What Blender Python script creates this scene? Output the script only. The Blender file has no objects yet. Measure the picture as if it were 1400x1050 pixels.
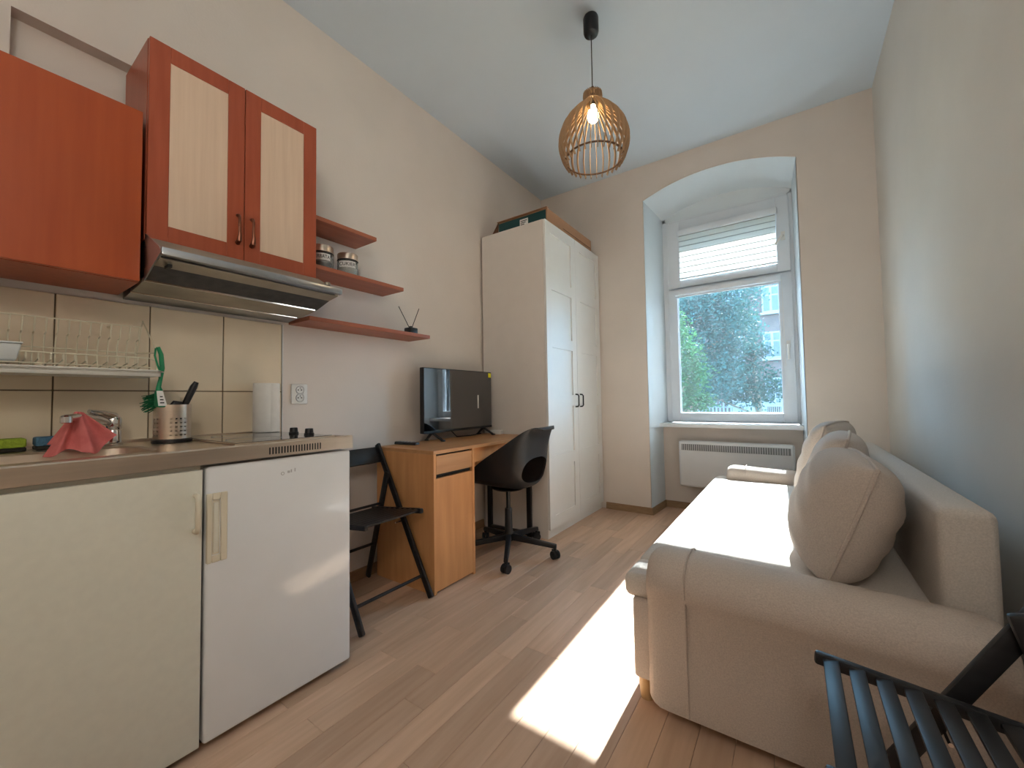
import bpy, bmesh, math, random
from mathutils import Vector, Matrix
random.seed(7)
PI = math.pi
SC = bpy.context.scene
COL = SC.collection

# ------------------------------------------------------------------ camera
def make_camera():
    yaw, pit, rol = (math.radians(a) for a in (34.7695, 2.2027, -0.8951))
    F = Vector((-math.sin(yaw) * math.cos(pit), math.cos(yaw) * math.cos(pit), math.sin(pit)))
    R0 = Vector((math.cos(yaw), math.sin(yaw), 0)); U0 = R0.cross(F)
    R = R0 * math.cos(rol) + U0 * math.sin(rol)
    U = -R0 * math.sin(rol) + U0 * math.cos(rol)
    cd = bpy.data.cameras.new('camera'); co = bpy.data.objects.new('camera', cd); COL.objects.link(co)
    cd.sensor_width = 36; cd.sensor_fit = 'HORIZONTAL'; cd.lens = 551.114 / 1400 * 36
    cd.clip_start = 0.02; cd.clip_end = 300
    m = Matrix((R, U, -F)).transposed().to_4x4(); m.translation = (2.0852, -0.066, 1.0173)
    co.matrix_world = m
    SC.camera = co
make_camera()

# ------------------------------------------------------------------ world, sun, exposure
W = bpy.data.worlds.new('sky'); SC.world = W; W.use_nodes = True
wn = W.node_tree; wn.nodes.clear()
wo = wn.nodes.new('ShaderNodeOutputWorld'); wb = wn.nodes.new('ShaderNodeBackground')
wb.inputs[0].default_value = (0.33, 0.66, 1.0, 1); wb.inputs[1].default_value = 9.5
wn.links.new(wb.outputs[0], wo.inputs[0])

SUN_DIR = Vector((0.02, -1.0, -0.683))
sd = bpy.data.lights.new('sun', 'SUN'); so = bpy.data.objects.new('sun', sd); COL.objects.link(so)
sd.energy = 29; sd.angle = math.radians(0.6); sd.color = (0.95, 0.98, 1.0)
so.rotation_euler = SUN_DIR.to_track_quat('-Z', 'Y').to_euler(); so.location = (1.6, 12, 8)

pd = bpy.data.lights.new('window_portal', 'AREA'); po = bpy.data.objects.new('window_portal', pd); COL.objects.link(po)
pd.shape = 'RECTANGLE'; pd.size = 0.98; pd.size_y = 1.9; pd.cycles.is_portal = True
po.location = (1.64, 4.0, 1.7); po.rotation_euler = (-PI / 2, 0, 0)

vs = SC.view_settings
vs.view_transform = 'Standard'; vs.look = 'None'; vs.exposure = 0.74; vs.gamma = 1; vs.use_curve_mapping = False

# ------------------------------------------------------------------ materials
def mat(name, c, rough=0.5, metal=0.0, var=0.08, scale=12, stretch=(1, 1, 1), c2=None, bump=0.0, bscale=None,
        rand=0.0, coat=0.0, spec=0.5, detail=4, trans=0.0, ior=1.45, alpha=1.0, emit=None, estr=0.0, lo=0.3, hi=0.7):
    m = bpy.data.materials.new(name); m.use_nodes = True
    nt = m.node_tree; N = nt.nodes; L = nt.links; b = N['Principled BSDF']
    tc = N.new('ShaderNodeTexCoord'); mp = N.new('ShaderNodeMapping'); mp.inputs['Scale'].default_value = stretch
    src = tc.outputs['Object']
    oi = N.new('ShaderNodeObjectInfo')
    if rand:
        vm = N.new('ShaderNodeVectorMath'); vm.operation = 'SCALE'; vm.inputs[0].default_value = (37, 53, 19)
        L.new(oi.outputs['Random'], vm.inputs['Scale'])
        va = N.new('ShaderNodeVectorMath'); va.operation = 'ADD'
        L.new(src, va.inputs[0]); L.new(vm.outputs[0], va.inputs[1]); src = va.outputs[0]
    L.new(src, mp.inputs[0])
    nz = N.new('ShaderNodeTexNoise'); nz.inputs['Scale'].default_value = scale; nz.inputs['Detail'].default_value = detail
    L.new(mp.outputs[0], nz.inputs['Vector'])
    cr = N.new('ShaderNodeValToRGB'); cr.color_ramp.elements[0].position = lo; cr.color_ramp.elements[1].position = hi
    a = c2 if c2 else tuple(x * (1 - var) for x in c)
    bb = c if c2 else tuple(min(1, x * (1 + var)) for x in c)
    cr.color_ramp.elements[0].color = (*a, 1); cr.color_ramp.elements[1].color = (*bb, 1)
    L.new(nz.outputs['Fac'], cr.inputs[0])
    out = cr.outputs[0]
    if rand:
        hs = N.new('ShaderNodeHueSaturation'); mr = N.new('ShaderNodeMapRange')
        mr.inputs['To Min'].default_value = 1 - rand; mr.inputs['To Max'].default_value = 1 + rand
        L.new(oi.outputs['Random'], mr.inputs['Value']); L.new(mr.outputs[0], hs.inputs['Value'])
        L.new(out, hs.inputs['Color']); out = hs.outputs[0]
    L.new(out, b.inputs['Base Color'])
    b.inputs['Roughness'].default_value = rough; b.inputs['Metallic'].default_value = metal
    b.inputs['Specular IOR Level'].default_value = spec; b.inputs['Coat Weight'].default_value = coat
    b.inputs['Transmission Weight'].default_value = trans; b.inputs['IOR'].default_value = ior; b.inputs['Alpha'].default_value = alpha
    if emit:
        b.inputs['Emission Color'].default_value = (*emit, 1); b.inputs['Emission Strength'].default_value = estr
    if bump:
        bp = N.new('ShaderNodeBump'); bp.inputs['Strength'].default_value = bump; bp.inputs['Distance'].default_value = 0.01
        if bscale:
            n2 = N.new('ShaderNodeTexNoise'); n2.inputs['Scale'].default_value = bscale; n2.inputs['Detail'].default_value = 3
            L.new(mp.outputs[0], n2.inputs['Vector']); L.new(n2.outputs['Fac'], bp.inputs['Height'])
        else:
            L.new(nz.outputs['Fac'], bp.inputs['Height'])
        L.new(bp.outputs[0], b.inputs['Normal'])
    return m

def glass_mat(name, tint, glare_haze):
    m = bpy.data.materials.new(name); m.use_nodes = True
    nt = m.node_tree; N = nt.nodes; L = nt.links; N.clear()
    o = N.new('ShaderNodeOutputMaterial'); t = N.new('ShaderNodeBsdfTransparent'); g = N.new('ShaderNodeBsdfGlossy')
    t.inputs[0].default_value = (*tint, 1); g.inputs['Roughness'].default_value = 0.02
    fr = N.new('ShaderNodeFresnel'); fr.inputs[0].default_value = 1.45
    mx = N.new('ShaderNodeMixShader'); L.new(fr.outputs[0], mx.inputs[0]); L.new(t.outputs[0], mx.inputs[1]); L.new(g.outputs[0], mx.inputs[2])
    last = mx
    if glare_haze:
        d = N.new('ShaderNodeBsdfTranslucent'); d.inputs[0].default_value = (0.8, 0.9, 1, 1)  # bluish translucent layer imitates veiling glare over the pane
        nz = N.new('ShaderNodeTexNoise'); nz.inputs['Scale'].default_value = 6
        mt = N.new('ShaderNodeMath'); mt.operation = 'MULTIPLY'; mt.inputs[1].default_value = glare_haze * 2
        L.new(nz.outputs['Fac'], mt.inputs[0])
        m2 = N.new('ShaderNodeMixShader'); L.new(mt.outputs[0], m2.inputs[0]); L.new(mx.outputs[0], m2.inputs[1]); L.new(d.outputs[0], m2.inputs[2])
        last = m2
    L.new(last.outputs[0], o.inputs[0])
    return m

def translucent_mat(name, c, frac):
    m = bpy.data.materials.new(name); m.use_nodes = True
    nt = m.node_tree; N = nt.nodes; L = nt.links; b = N['Principled BSDF']; o = N['Material Output']
    nz = N.new('ShaderNodeTexNoise'); nz.inputs['Scale'].default_value = 40
    cr = N.new('ShaderNodeValToRGB'); cr.color_ramp.elements[0].color = (*[x * .85 for x in c], 1); cr.color_ramp.elements[1].color = (*[min(1, x * 1.1) for x in c], 1)
    L.new(nz.outputs['Fac'], cr.inputs[0]); L.new(cr.outputs[0], b.inputs['Base Color']); b.inputs['Roughness'].default_value = 0.8
    t = N.new('ShaderNodeBsdfTranslucent'); L.new(cr.outputs[0], t.inputs[0])
    mx = N.new('ShaderNodeMixShader'); mx.inputs[0].default_value = frac
    L.new(b.outputs[0], mx.inputs[1]); L.new(t.outputs[0], mx.inputs[2]); L.new(mx.outputs[0], o.inputs[0])
    return m

M = dict(
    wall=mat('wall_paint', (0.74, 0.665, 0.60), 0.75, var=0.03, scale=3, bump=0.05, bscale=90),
    walldim=mat('wall_paint_dimmed', (0.68, 0.65, 0.60), 0.75, var=0.03, scale=3, bump=0.05, bscale=90),  # copy of the wall paint, greyed to imitate dimmer light
    fill=mat('fill_glow', (0.9, 0.9, 0.88), 0.4, emit=(1.0, 0.95, 0.87), estr=10.5),  # glow of the added globe that brightens the kitchen side
    wallniche=mat('niche_paint', (0.70, 0.62, 0.50), 0.75, var=0.03, scale=3),
    white_paint=mat('reveal_paint', (0.72, 0.80, 0.85), 0.6, var=0.02, scale=4),
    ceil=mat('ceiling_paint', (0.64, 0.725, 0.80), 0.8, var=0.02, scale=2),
    floor=mat('laminate_oak', (0.66, 0.44, 0.305), 0.36, c2=(0.54, 0.345, 0.225), scale=5, stretch=(7, 0.55, 1), rand=0.17, detail=7, bump=0.03),
    floorbase=mat('floor_underlay', (0.16, 0.10, 0.06), 0.8),
    base=mat('baseboard_oak', (0.36, 0.225, 0.12), 0.5, c2=(0.28, 0.17, 0.09), scale=6, stretch=(3, 3, 12)),
    tile=mat('beige_tile', (0.80, 0.68, 0.51), 0.3, var=0.05, scale=5, rand=0.02),
    grout=mat('dark_grout', (0.20, 0.15, 0.09), 0.9),
    cherry=mat('cherry_laminate', (0.42, 0.095, 0.042), 0.36, c2=(0.35, 0.072, 0.03), scale=5, stretch=(8, 8, 0.7), detail=6),
    cherry2=mat('cherry_panel', (0.44, 0.085, 0.02), 0.38, c2=(0.36, 0.058, 0.012), scale=3, stretch=(8, 8, 0.5), detail=7),
    shelf=mat('cherry_shelf', (0.40, 0.13, 0.07), 0.4, c2=(0.32, 0.09, 0.045), scale=4, stretch=(8, 0.6, 8), detail=6),
    maple=mat('maple_panel', (0.76, 0.57, 0.42), 0.45, c2=(0.70, 0.51, 0.37), scale=8, stretch=(9, 9, 0.4), detail=6),
    bronze=mat('bronze_handle', (0.15, 0.05, 0.025), 0.3, metal=0.6),
    steel=mat('brushed_steel', (0.74, 0.63, 0.52), 0.30, metal=1.0, var=0.06, scale=8, stretch=(1, 0.3, 8)),
    hoodsteel=mat('hood_steel', (0.42, 0.44, 0.46), 0.28, metal=1.0, var=0.15, scale=5),
    hoodpale=mat('hood_enamel', (0.34, 0.31, 0.25), 0.45, metal=0.4, var=0.2, scale=6),
    hooddark=mat('hood_filter', (0.055, 0.058, 0.062), 0.6, var=0.3, scale=30),
    chrome=mat('chrome', (0.75, 0.75, 0.76), 0.08, metal=1.0, var=0.02),
    cream=mat('cream_door', (0.70, 0.68, 0.58), 0.42, var=0.025, scale=40),
    fridge=mat('fridge_white', (0.80, 0.82, 0.84), 0.16, var=0.01, coat=0.3),
    ivory=mat('ivory_plastic', (0.72, 0.66, 0.52), 0.4, var=0.03),
    black=mat('black_plastic', (0.012, 0.012, 0.014), 0.35, var=0.2),
    blackmatte=mat('black_rubber', (0.012, 0.012, 0.013), 0.65, var=0.2),
    blackwood=mat('black_stained_wood', (0.016, 0.016, 0.018), 0.42, c2=(0.008, 0.008, 0.009), scale=6, stretch=(2, 2, 9)),
    shell=mat('chair_shell', (0.011, 0.012, 0.014), 0.42, var=0.1, bump=0.02, bscale=300),
    oak=mat('oak_veneer', (0.70, 0.345, 0.14), 0.42, c2=(0.60, 0.28, 0.105), scale=4, stretch=(7, 7, 0.7), detail=7),
    oaktop=mat('oak_veneer_top', (0.58, 0.30, 0.13), 0.4, c2=(0.48, 0.235, 0.095), scale=4, stretch=(8, 0.6, 8), detail=7),
    ward=mat('wardrobe_white', (0.78, 0.77, 0.74), 0.38, var=0.01),
    wardside=mat('wardrobe_side', (0.76, 0.71, 0.66), 0.5, var=0.015),
    fabric=mat('beige_linen', (0.53, 0.445, 0.38), 0.9, var=0.10, scale=260, bump=0.25, bscale=420, detail=2),
    fabric2=mat('pale_linen', (0.57, 0.51, 0.45), 0.9, var=0.09, scale=240, bump=0.25, bscale=420, detail=2),
    pinewood=mat('pale_leg_wood', (0.62, 0.40, 0.19), 0.5, c2=(0.5, 0.31, 0.14), scale=6, stretch=(6, 6, 1)),
    pvc=mat('window_pvc', (0.75, 0.81, 0.87), 0.35, var=0.01),
    sill=mat('sill_board', (0.82, 0.83, 0.84), 0.35, var=0.02),
    heater=mat('heater_white', (0.78, 0.79, 0.80), 0.4, var=0.01),
    grille=mat('heater_grille', (0.22, 0.23, 0.24), 0.5),
    screen=mat('tv_screen', (0.004, 0.004, 0.005), 0.03, var=0.1, spec=0.5, coat=1.0, ior=2.1),
    white=mat('white_plastic', (0.78, 0.78, 0.76), 0.4, var=0.02),
    paper=mat('paper_white', (0.80, 0.79, 0.76), 0.9, var=0.03, scale=30, bump=0.1),
    yellow=mat('yellow_sticker', (0.75, 0.72, 0.03), 0.5),
    wire=mat('coated_wire', (0.72, 0.66, 0.50), 0.45, var=0.06),
    tray=mat('tray_plastic', (0.74, 0.72, 0.66), 0.4, var=0.03),
    tub=mat('frosted_tub', (0.72, 0.74, 0.73), 0.5, var=0.03),
    green=mat('green_brush', (0.01, 0.24, 0.10), 0.35),
    greendark=mat('green_bristle', (0.006, 0.14, 0.055), 0.7, var=0.3, scale=90),
    pink=mat('pink_cloth', (0.72, 0.20, 0.19), 0.9, c2=(0.60, 0.14, 0.13), scale=30, bump=0.2, bscale=260),
    spgreen=mat('green_sponge', (0.30, 0.42, 0.04), 0.95, var=0.2, scale=120, bump=0.4),
    spblue=mat('blue_sponge', (0.07, 0.17, 0.27), 0.95, var=0.2, scale=120, bump=0.4),
    spdark=mat('scourer', (0.02, 0.02, 0.015), 0.95, var=0.3, scale=150),
    hob=mat('hob_glass', (0.03, 0.027, 0.025), 0.08, var=0.1, coat=0.5),
    cardboard=mat('cardboard', (0.44, 0.235, 0.13), 0.8, var=0.08, scale=8),
    carddark=mat('cardboard_inside', (0.12, 0.05, 0.025), 0.85),
    teal=mat('teal_print', (0.004, 0.055, 0.06), 0.55, var=0.1),
    ply=mat('lamp_plywood', (0.42, 0.28, 0.165), 0.55, c2=(0.33, 0.21, 0.12), scale=14, stretch=(4, 4, 1)),
    plyedge=mat('lamp_burnt_edge', (0.13, 0.065, 0.03), 0.7),
    bulb=mat('bulb_glow', (1, 0.9, 0.7), 0.4, emit=(1.0, 0.74, 0.40), estr=14),
    jarglass=mat('jar_glass', (0.80, 0.82, 0.80), 0.05, var=0.01, trans=0.9, ior=1.2),
    tea=mat('tea_leaves', (0.10, 0.075, 0.045), 0.9, var=0.4, scale=90),
    sugar=mat('sugar', (0.80, 0.78, 0.73), 0.8, var=0.05, scale=120),
    ink=mat('black_ink', (0.01, 0.01, 0.01), 0.6),
    greyink=mat('grey_badge', (0.42, 0.42, 0.43), 0.4),
    glass=glass_mat('window_glass', (0.93, 0.97, 0.98), 0.006),
    blind=translucent_mat('blind_fabric', (0.80, 0.80, 0.77), 0.45),
    blindline=translucent_mat('blind_band', (0.42, 0.43, 0.42), 0.25),
    brick=mat('brick_facade', (0.12, 0.075, 0.065), 0.9, c2=(0.085, 0.055, 0.05), scale=2.5, detail=8),
    farwhite=mat('far_white', (0.25, 0.26, 0.27), 0.6, var=0.03),
    farglass=mat('far_glass', (0.07, 0.09, 0.11), 0.5, var=0.1),
    bark=mat('bark', (0.30, 0.22, 0.16), 0.9, c2=(0.18, 0.13, 0.09), scale=8, stretch=(1, 1, .2)),
    leaf1=translucent_mat('leaf_bluegreen', (0.028, 0.085, 0.075), 0.3),
    leaf2=translucent_mat('leaf_bright', (0.03, 0.09, 0.026), 0.3),
    leaf3=translucent_mat('leaf_deep', (0.022, 0.07, 0.05), 0.3),
    lawn=mat('garden_ground', (0.10, 0.14, 0.06), 0.95, c2=(0.16, 0.13, 0.08), scale=1.5),
)

# ------------------------------------------------------------------ mesh helpers
class MB:
    def __init__(s): s.v = []; s.f = []
    def add(s, vs_, fs_):
        o = len(s.v); s.v += [tuple(p) for p in vs_]; s.f += [tuple(i + o for i in q) for q in fs_]; return s
    def box(s, x0, x1, y0, y1, z0, z1):
        return s.hexa([(x0, y0, z0), (x1, y0, z0), (x1, y1, z0), (x0, y1, z0), (x0, y0, z1), (x1, y0, z1), (x1, y1, z1), (x0, y1, z1)])
    def hexa(s, p):
        return s.add(p, [(0, 3, 2, 1), (4, 5, 6, 7), (0, 1, 5, 4), (1, 2, 6, 5), (2, 3, 7, 6), (3, 0, 4, 7)])
    def bar(s, p0, p1, w, h, up=(0, 0, 1)):
        p0 = Vector(p0); p1 = Vector(p1); d = (p1 - p0).normalized(); u = Vector(up)
        a = d.cross(u)
        if a.length < 1e-5: a = d.cross(Vector((1, 0, 0)))
        a.normalize(); b = a.cross(d).normalized(); a *= w / 2; b *= h / 2
        return s.hexa([p0 - a - b, p0 + a - b, p0 + a + b, p0 - a + b, p1 - a - b, p1 + a - b, p1 + a + b, p1 - a + b])
    def tube(s, pts, r, n=8, closed=False):
        pts = [Vector(p) for p in pts]; m = len(pts); rr = r if isinstance(r, (list, tuple)) else [r] * m
        vs_ = []; prev = None
        for i, p in enumerate(pts):
            a = pts[(i - 1) % m] if (closed or i > 0) else p
            b = pts[(i + 1) % m] if (closed or i < m - 1) else p
            t = (b - a).normalized()
            if prev is None:
                nrm = t.orthogonal().normalized()
            else:
                nrm = (prev - t * prev.dot(t)); nrm = nrm.normalized() if nrm.length > 1e-6 else t.orthogonal().normalized()
            prev = nrm; bn = t.cross(nrm)
            for k in range(n):
                an = 2 * PI * k / n; vs_.append(p + (nrm * math.cos(an) + bn * math.sin(an)) * rr[i])
        fs_ = []
        for i in range(m if closed else m - 1):
            j = (i + 1) % m
            for k in range(n):
                l = (k + 1) % n; fs_.append((i * n + k, i * n + l, j * n + l, j * n + k))
        if not closed:
            fs_.append(tuple(range(n - 1, -1, -1))); fs_.append(tuple((m - 1) * n + k for k in range(n)))
        return s.add(vs_, fs_)
    def cyl(s, p0, p1, r, n=16): return s.tube([p0, p1], r, n)
    def lathe(s, prof, c=(0, 0, 0), n=24, cap=True):
        vs_ = []
        for r, z in prof:
            for k in range(n):
                a = 2 * PI * k / n; vs_.append((c[0] + r * math.cos(a), c[1] + r * math.sin(a), c[2] + z))
        fs_ = []
        for i in range(len(prof) - 1):
            for k in range(n):
                l = (k + 1) % n; fs_.append((i * n + k, i * n + l, (i + 1) * n + l, (i + 1) * n + k))
        if cap:
            fs_.append(tuple(range(n - 1, -1, -1))); fs_.append(tuple((len(prof) - 1) * n + k for k in range(n)))
        return s.add(vs_, fs_)
    def prism(s, poly, axis, a0, a1):
        # poly: 2-D points; axis: extrusion axis; the other two axes in cyclic-free order (x,y,z without axis)
        def P(q, a):
            if axis == 'x': return (a, q[0], q[1])
            if axis == 'y': return (q[0], a, q[1])
            return (q[0], q[1], a)
        n = len(poly); vs_ = [P(q, a0) for q in poly] + [P(q, a1) for q in poly]
        fs_ = [tuple(range(n)), tuple(range(2 * n - 1, n - 1, -1))]
        for i in range(n):
            j = (i + 1) % n; fs_.append((i, i + n, j + n, j))
        return s.add(vs_, fs_)
    def grid(s, fn, nu, nv):
        vs_ = [fn(i / nu, j / nv) for j in range(nv + 1) for i in range(nu + 1)]
        fs_ = [(j * (nu + 1) + i, j * (nu + 1) + i + 1, (j + 1) * (nu + 1) + i + 1, (j + 1) * (nu + 1) + i) for j in range(nv) for i in range(nu)]
        return s.add(vs_, fs_)
    def build(s, name, m, parent=None, bevel=0, seg=2, smooth=None, local=False, solid=0, weld=False):
        off = Vector((0, 0, 0))
        if parent is not None and not local:
            q = parent
            while q is not None: off += Vector(q.location); q = q.parent
        bm = bmesh.new(); vv = [bm.verts.new(Vector(p) - off) for p in s.v]
        for q in s.f:
            try: bm.faces.new([vv[i] for i in q])
            except ValueError: pass
        if weld: bmesh.ops.remove_doubles(bm, verts=bm.verts, dist=1e-5)
        if solid:
            bmesh.ops.recalc_face_normals(bm, faces=bm.faces)
            bmesh.ops.solidify(bm, geom=bm.faces[:], thickness=solid)
        bmesh.ops.recalc_face_normals(bm, faces=bm.faces)
        if bevel:
            es = [e for e in bm.edges if len(e.link_faces) == 2 and e.calc_face_angle(0) > 0.5]
            bmesh.ops.bevel(bm, geom=es, offset=bevel, segments=seg, profile=0.5, affect='EDGES', clamp_overlap=True)
        me = bpy.data.meshes.new(name); bm.to_mesh(me); bm.free()
        if isinstance(m, str): m = M[m]
        me.materials.append(m)
        if smooth is None: smooth = bool(bevel)
        if smooth:
            for p in me.polygons: p.use_smooth = True
            me.set_sharp_from_angle(angle=math.radians(40 if smooth is True else smooth))
        o = bpy.data.objects.new(name, me); COL.objects.link(o)
        if parent is not None: o.parent = parent
        elif not local:
            # own origin at the base centre
            xs = [p.co for p in me.vertices]
            c = Vector(((min(p.x for p in xs) + max(p.x for p in xs)) / 2, (min(p.y for p in xs) + max(p.y for p in xs)) / 2, min(p.z for p in xs)))
            me.transform(Matrix.Translation(-c)); o.location = c
        return o

def tag(o, label=None, cat=None, group=None, kind=None):
    if label: o['label'] = label
    if cat: o['category'] = cat
    if group: o['group'] = group
    if kind: o['kind'] = kind
    return o
def thing(name, label, cat, loc=(0, 0, 0), rotz=0, group=None):
    o = bpy.data.objects.new(name, None); COL.objects.link(o); o.empty_display_size = 0.1
    o.location = loc; o.rotation_euler = (0, 0, rotz)
    return tag(o, label, cat, group)
def struct(o, label, cat): return tag(o, label, cat, kind='structure')
def B(*a): return MB().box(*a)
def text_mesh(txt, size, extrude=0.0004):
    cu = bpy.data.curves.new('lettering', 'FONT'); cu.body = txt; cu.size = size; cu.extrude = extrude; cu.align_x = 'CENTER'; cu.align_y = 'CENTER'
    ob = bpy.data.objects.new('lettering', cu); COL.objects.link(ob)
    dg = bpy.context.evaluated_depsgraph_get(); me = bpy.data.meshes.new_from_object(ob.evaluated_get(dg))
    v = [p.co.copy() for p in me.vertices]; f = [tuple(p.vertices) for p in me.polygons]
    bpy.data.objects.remove(ob); bpy.data.curves.remove(cu); bpy.data.meshes.remove(me)
    return v, f
def crom(pts, t):
    n = len(pts) - 1; x = min(max(t, 0), 1) * n; i = min(int(x), n - 1); u = x - i
    p = [pts[max(i - 1, 0)], pts[i], pts[i + 1], pts[min(i + 2, n)]]
    out = []
    for k in range(len(pts[0])):
        a, b, c, d = (q[k] for q in p)
        out.append(0.5 * (2 * b + (c - a) * u + (2 * a - 5 * b + 4 * c - d) * u * u + (3 * b - a - 3 * c + d) * u ** 3))
    return out

# ------------------------------------------------------------------ room shell
Wd, Dp, Ht, Y0 = 2.6, 3.5237, 3.0913, -1.25
YI, YE = 3.884, 4.20            # inner niche wall plane, exterior face

fl = B(-0.25, 2.85, Y0 - .2, 3.93, -0.2, -0.010).build('floor', 'floorbase')
struct(fl, 'oak laminate floor of narrow strips running towards the window', 'floor')
sw = 0.0957; x0 = 0.861 - 9 * sw
i = 0; x = x0
while x < Wd:
    xa, xb = max(x, 0.0), min(x + sw, Wd)
    if xb - xa > 0.004:
        y = Y0 - random.uniform(0, 0.6)
        # known joints seen in the picture
        if abs(x - 0.861) < .01: y = 1.030 - 0.64 * 4
        elif abs(x - 0.957) < .01: y = 0.882 - 0.64 * 4
        elif abs(x - 1.148) < .01 or abs(x - 1.244) < .01: y = 1.355 - 0.64 * 5
        yend = 3.888 if 1.08 < (xa + xb) / 2 < 2.12 else Dp
        while y < yend:
            ya, yb = max(y, Y0), min(y + 0.64, yend)
            if yb - ya > 0.01:
                B(xa + .0005, xb - .0005, ya + .0005, yb - .0005, -0.010, 0.0).build('plank', 'floor', fl, bevel=0.0007, seg=1, smooth=False)
            y += 0.64
    x += sw

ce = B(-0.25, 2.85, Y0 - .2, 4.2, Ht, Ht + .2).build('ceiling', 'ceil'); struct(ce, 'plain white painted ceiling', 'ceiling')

wl = MB()
wl.box(-.25, -.06, Y0 - .2, 3.6, 0, Ht)
wl.box(-.06, 0, Y0 - .2, .055, 0, Ht); wl.box(-.06, 0, .055, .60, 0, 1.45); wl.box(-.06, 0, .055, .60, 2.35, Ht); wl.box(-.06, 0, .60, 3.6, 0, Ht)
wl = wl.build('wall_left', 'wall'); struct(wl, 'cream left wall with a shallow recess above the wall cabinet', 'wall')
wr = B(Wd, 2.85, Y0 - .2, 3.6, 0, Ht).build('wall_right', 'walldim'); struct(wr, 'plain cream right wall beside the sofa', 'wall')
wf = B(-.25, 2.85, Y0 - .2, Y0, 0, Ht).build('wall_front', 'wall'); struct(wf, 'plain cream wall behind the viewer', 'wall')

# back wall with the arched window niche
NA = 20
def arch(xa, xb, zs, sag, k):
    t = k / NA; x_ = xa + (xb - xa) * t; h = (xb - xa) / 2; Rr = (h * h + sag * sag) / (2 * sag)
    return x_, zs + math.sqrt(max(0, Rr * Rr - (x_ - (xa + xb) / 2) ** 2)) - (Rr - sag)
OUT = [arch(1.046, 2.168, 2.773, 0.115, k) for k in range(NA + 1)]
INN = [arch(1.119, 2.140, 2.697, 0.110, k) for k in range(NA + 1)]
ZS = 0.745
wbk = MB()
def splay(x_out, x_in, xw, z0, z1):
    a = [(xw, Dp), (x_out, Dp), (x_in, YI), (xw, YI)]
    wbk.prism(a, 'z', z0, z1)
splay(1.046, 1.072, -.25, 0, ZS); splay(1.046, 1.119, -.25, ZS, 2.697)
splay(2.168, 2.150, 2.85, 0, ZS); splay(2.168, 2.140, 2.85, ZS, 2.697)
wbk.hexa([(-.25, Dp, 2.697), (1.046, Dp, 2.697), (1.119, YI, 2.697), (-.25, YI, 2.697), (-.25, Dp, Ht), (1.046, Dp, Ht), (1.119, YI, Ht), (-.25, YI, Ht)])
wbk.hexa([(2.168, Dp, 2.697), (2.85, Dp, 2.697), (2.85, YI, 2.697), (2.140, YI, 2.697), (2.168, Dp, Ht), (2.85, Dp, Ht), (2.85, YI, Ht), (2.140, YI, Ht)])
for k in range(NA):
    a, b, c, d = OUT[k], OUT[k + 1], INN[k + 1], INN[k]
    wbk.hexa([(a[0], Dp, a[1]), (b[0], Dp, b[1]), (c[0], YI, c[1]), (d[0], YI, d[1]), (a[0], Dp, Ht), (b[0], Dp, Ht), (c[0], YI, Ht), (d[0], YI, Ht)])
OX0, OX1, OZ0, OZ1 = 1.150, 2.125, 0.775, 2.60
wbk.box(-.25, OX0, YI, YE, 0, Ht); wbk.box(OX1, 2.85, YI, YE, 0, Ht)
wbk.box(OX0, OX1, YI, YE, 0, OZ0); wbk.box(OX0, OX1, YI, YE, OZ1 + .06, Ht)
wbk.box(OX0, OX1, YI + .12, YE, OZ1, OZ1 + .06)
wbk = wbk.build('wall_back', 'wall'); struct(wbk, 'cream window wall with a deep arched niche', 'wall')

# white painted lining of the niche
ln = MB(); e = 0.004
def q4(a, b, c, d): ln.add([a, b, c, d], [(0, 1, 2, 3)])
q4((1.046 + e, Dp + .001, .0), (1.072 + e, YI - e, .0), (1.072 + e, YI - e, ZS), (1.046 + e, Dp + .001, ZS))
q4((1.046 + e, Dp + .001, ZS), (1.119 + e, YI - e, ZS), (1.119 + e, YI - e, 2.697), (1.046 + e, Dp + .001, 2.773))
q4((2.168 - e, Dp + .001, .0), (2.150 - e, YI - e, .0), (2.150 - e, YI - e, ZS), (2.168 - e, Dp + .001, ZS))
q4((2.168 - e, Dp + .001, ZS), (2.140 - e, YI - e, ZS), (2.140 - e, YI - e, 2.697), (2.168 - e, Dp + .001, 2.773))
for k in range(NA):
    a, b, c, d = OUT[k], OUT[k + 1], INN[k + 1], INN[k]
    q4((a[0], Dp + .001, a[1] - e), (b[0], Dp + .001, b[1] - e), (c[0], YI - e, c[1] - e), (d[0], YI - e, d[1] - e))
    q4((d[0], YI - e, d[1] - e), (c[0], YI - e, c[1] - e), (c[0], YI - e, 2.655), (d[0], YI - e, 2.655))
q4((1.119, YI - e, ZS), (OX0, YI - e, ZS), (OX0, YI - e, 2.70), (1.119, YI - e, 2.70))
q4((2.125, YI - e, ZS), (2.140, YI - e, ZS), (2.140, YI - e, 2.70), (2.125, YI - e, 2.70))
ln = ln.build('trim_1', 'white_paint', weld=True); struct(ln, 'white painted lining of the arched window niche', 'window reveal')

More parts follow.
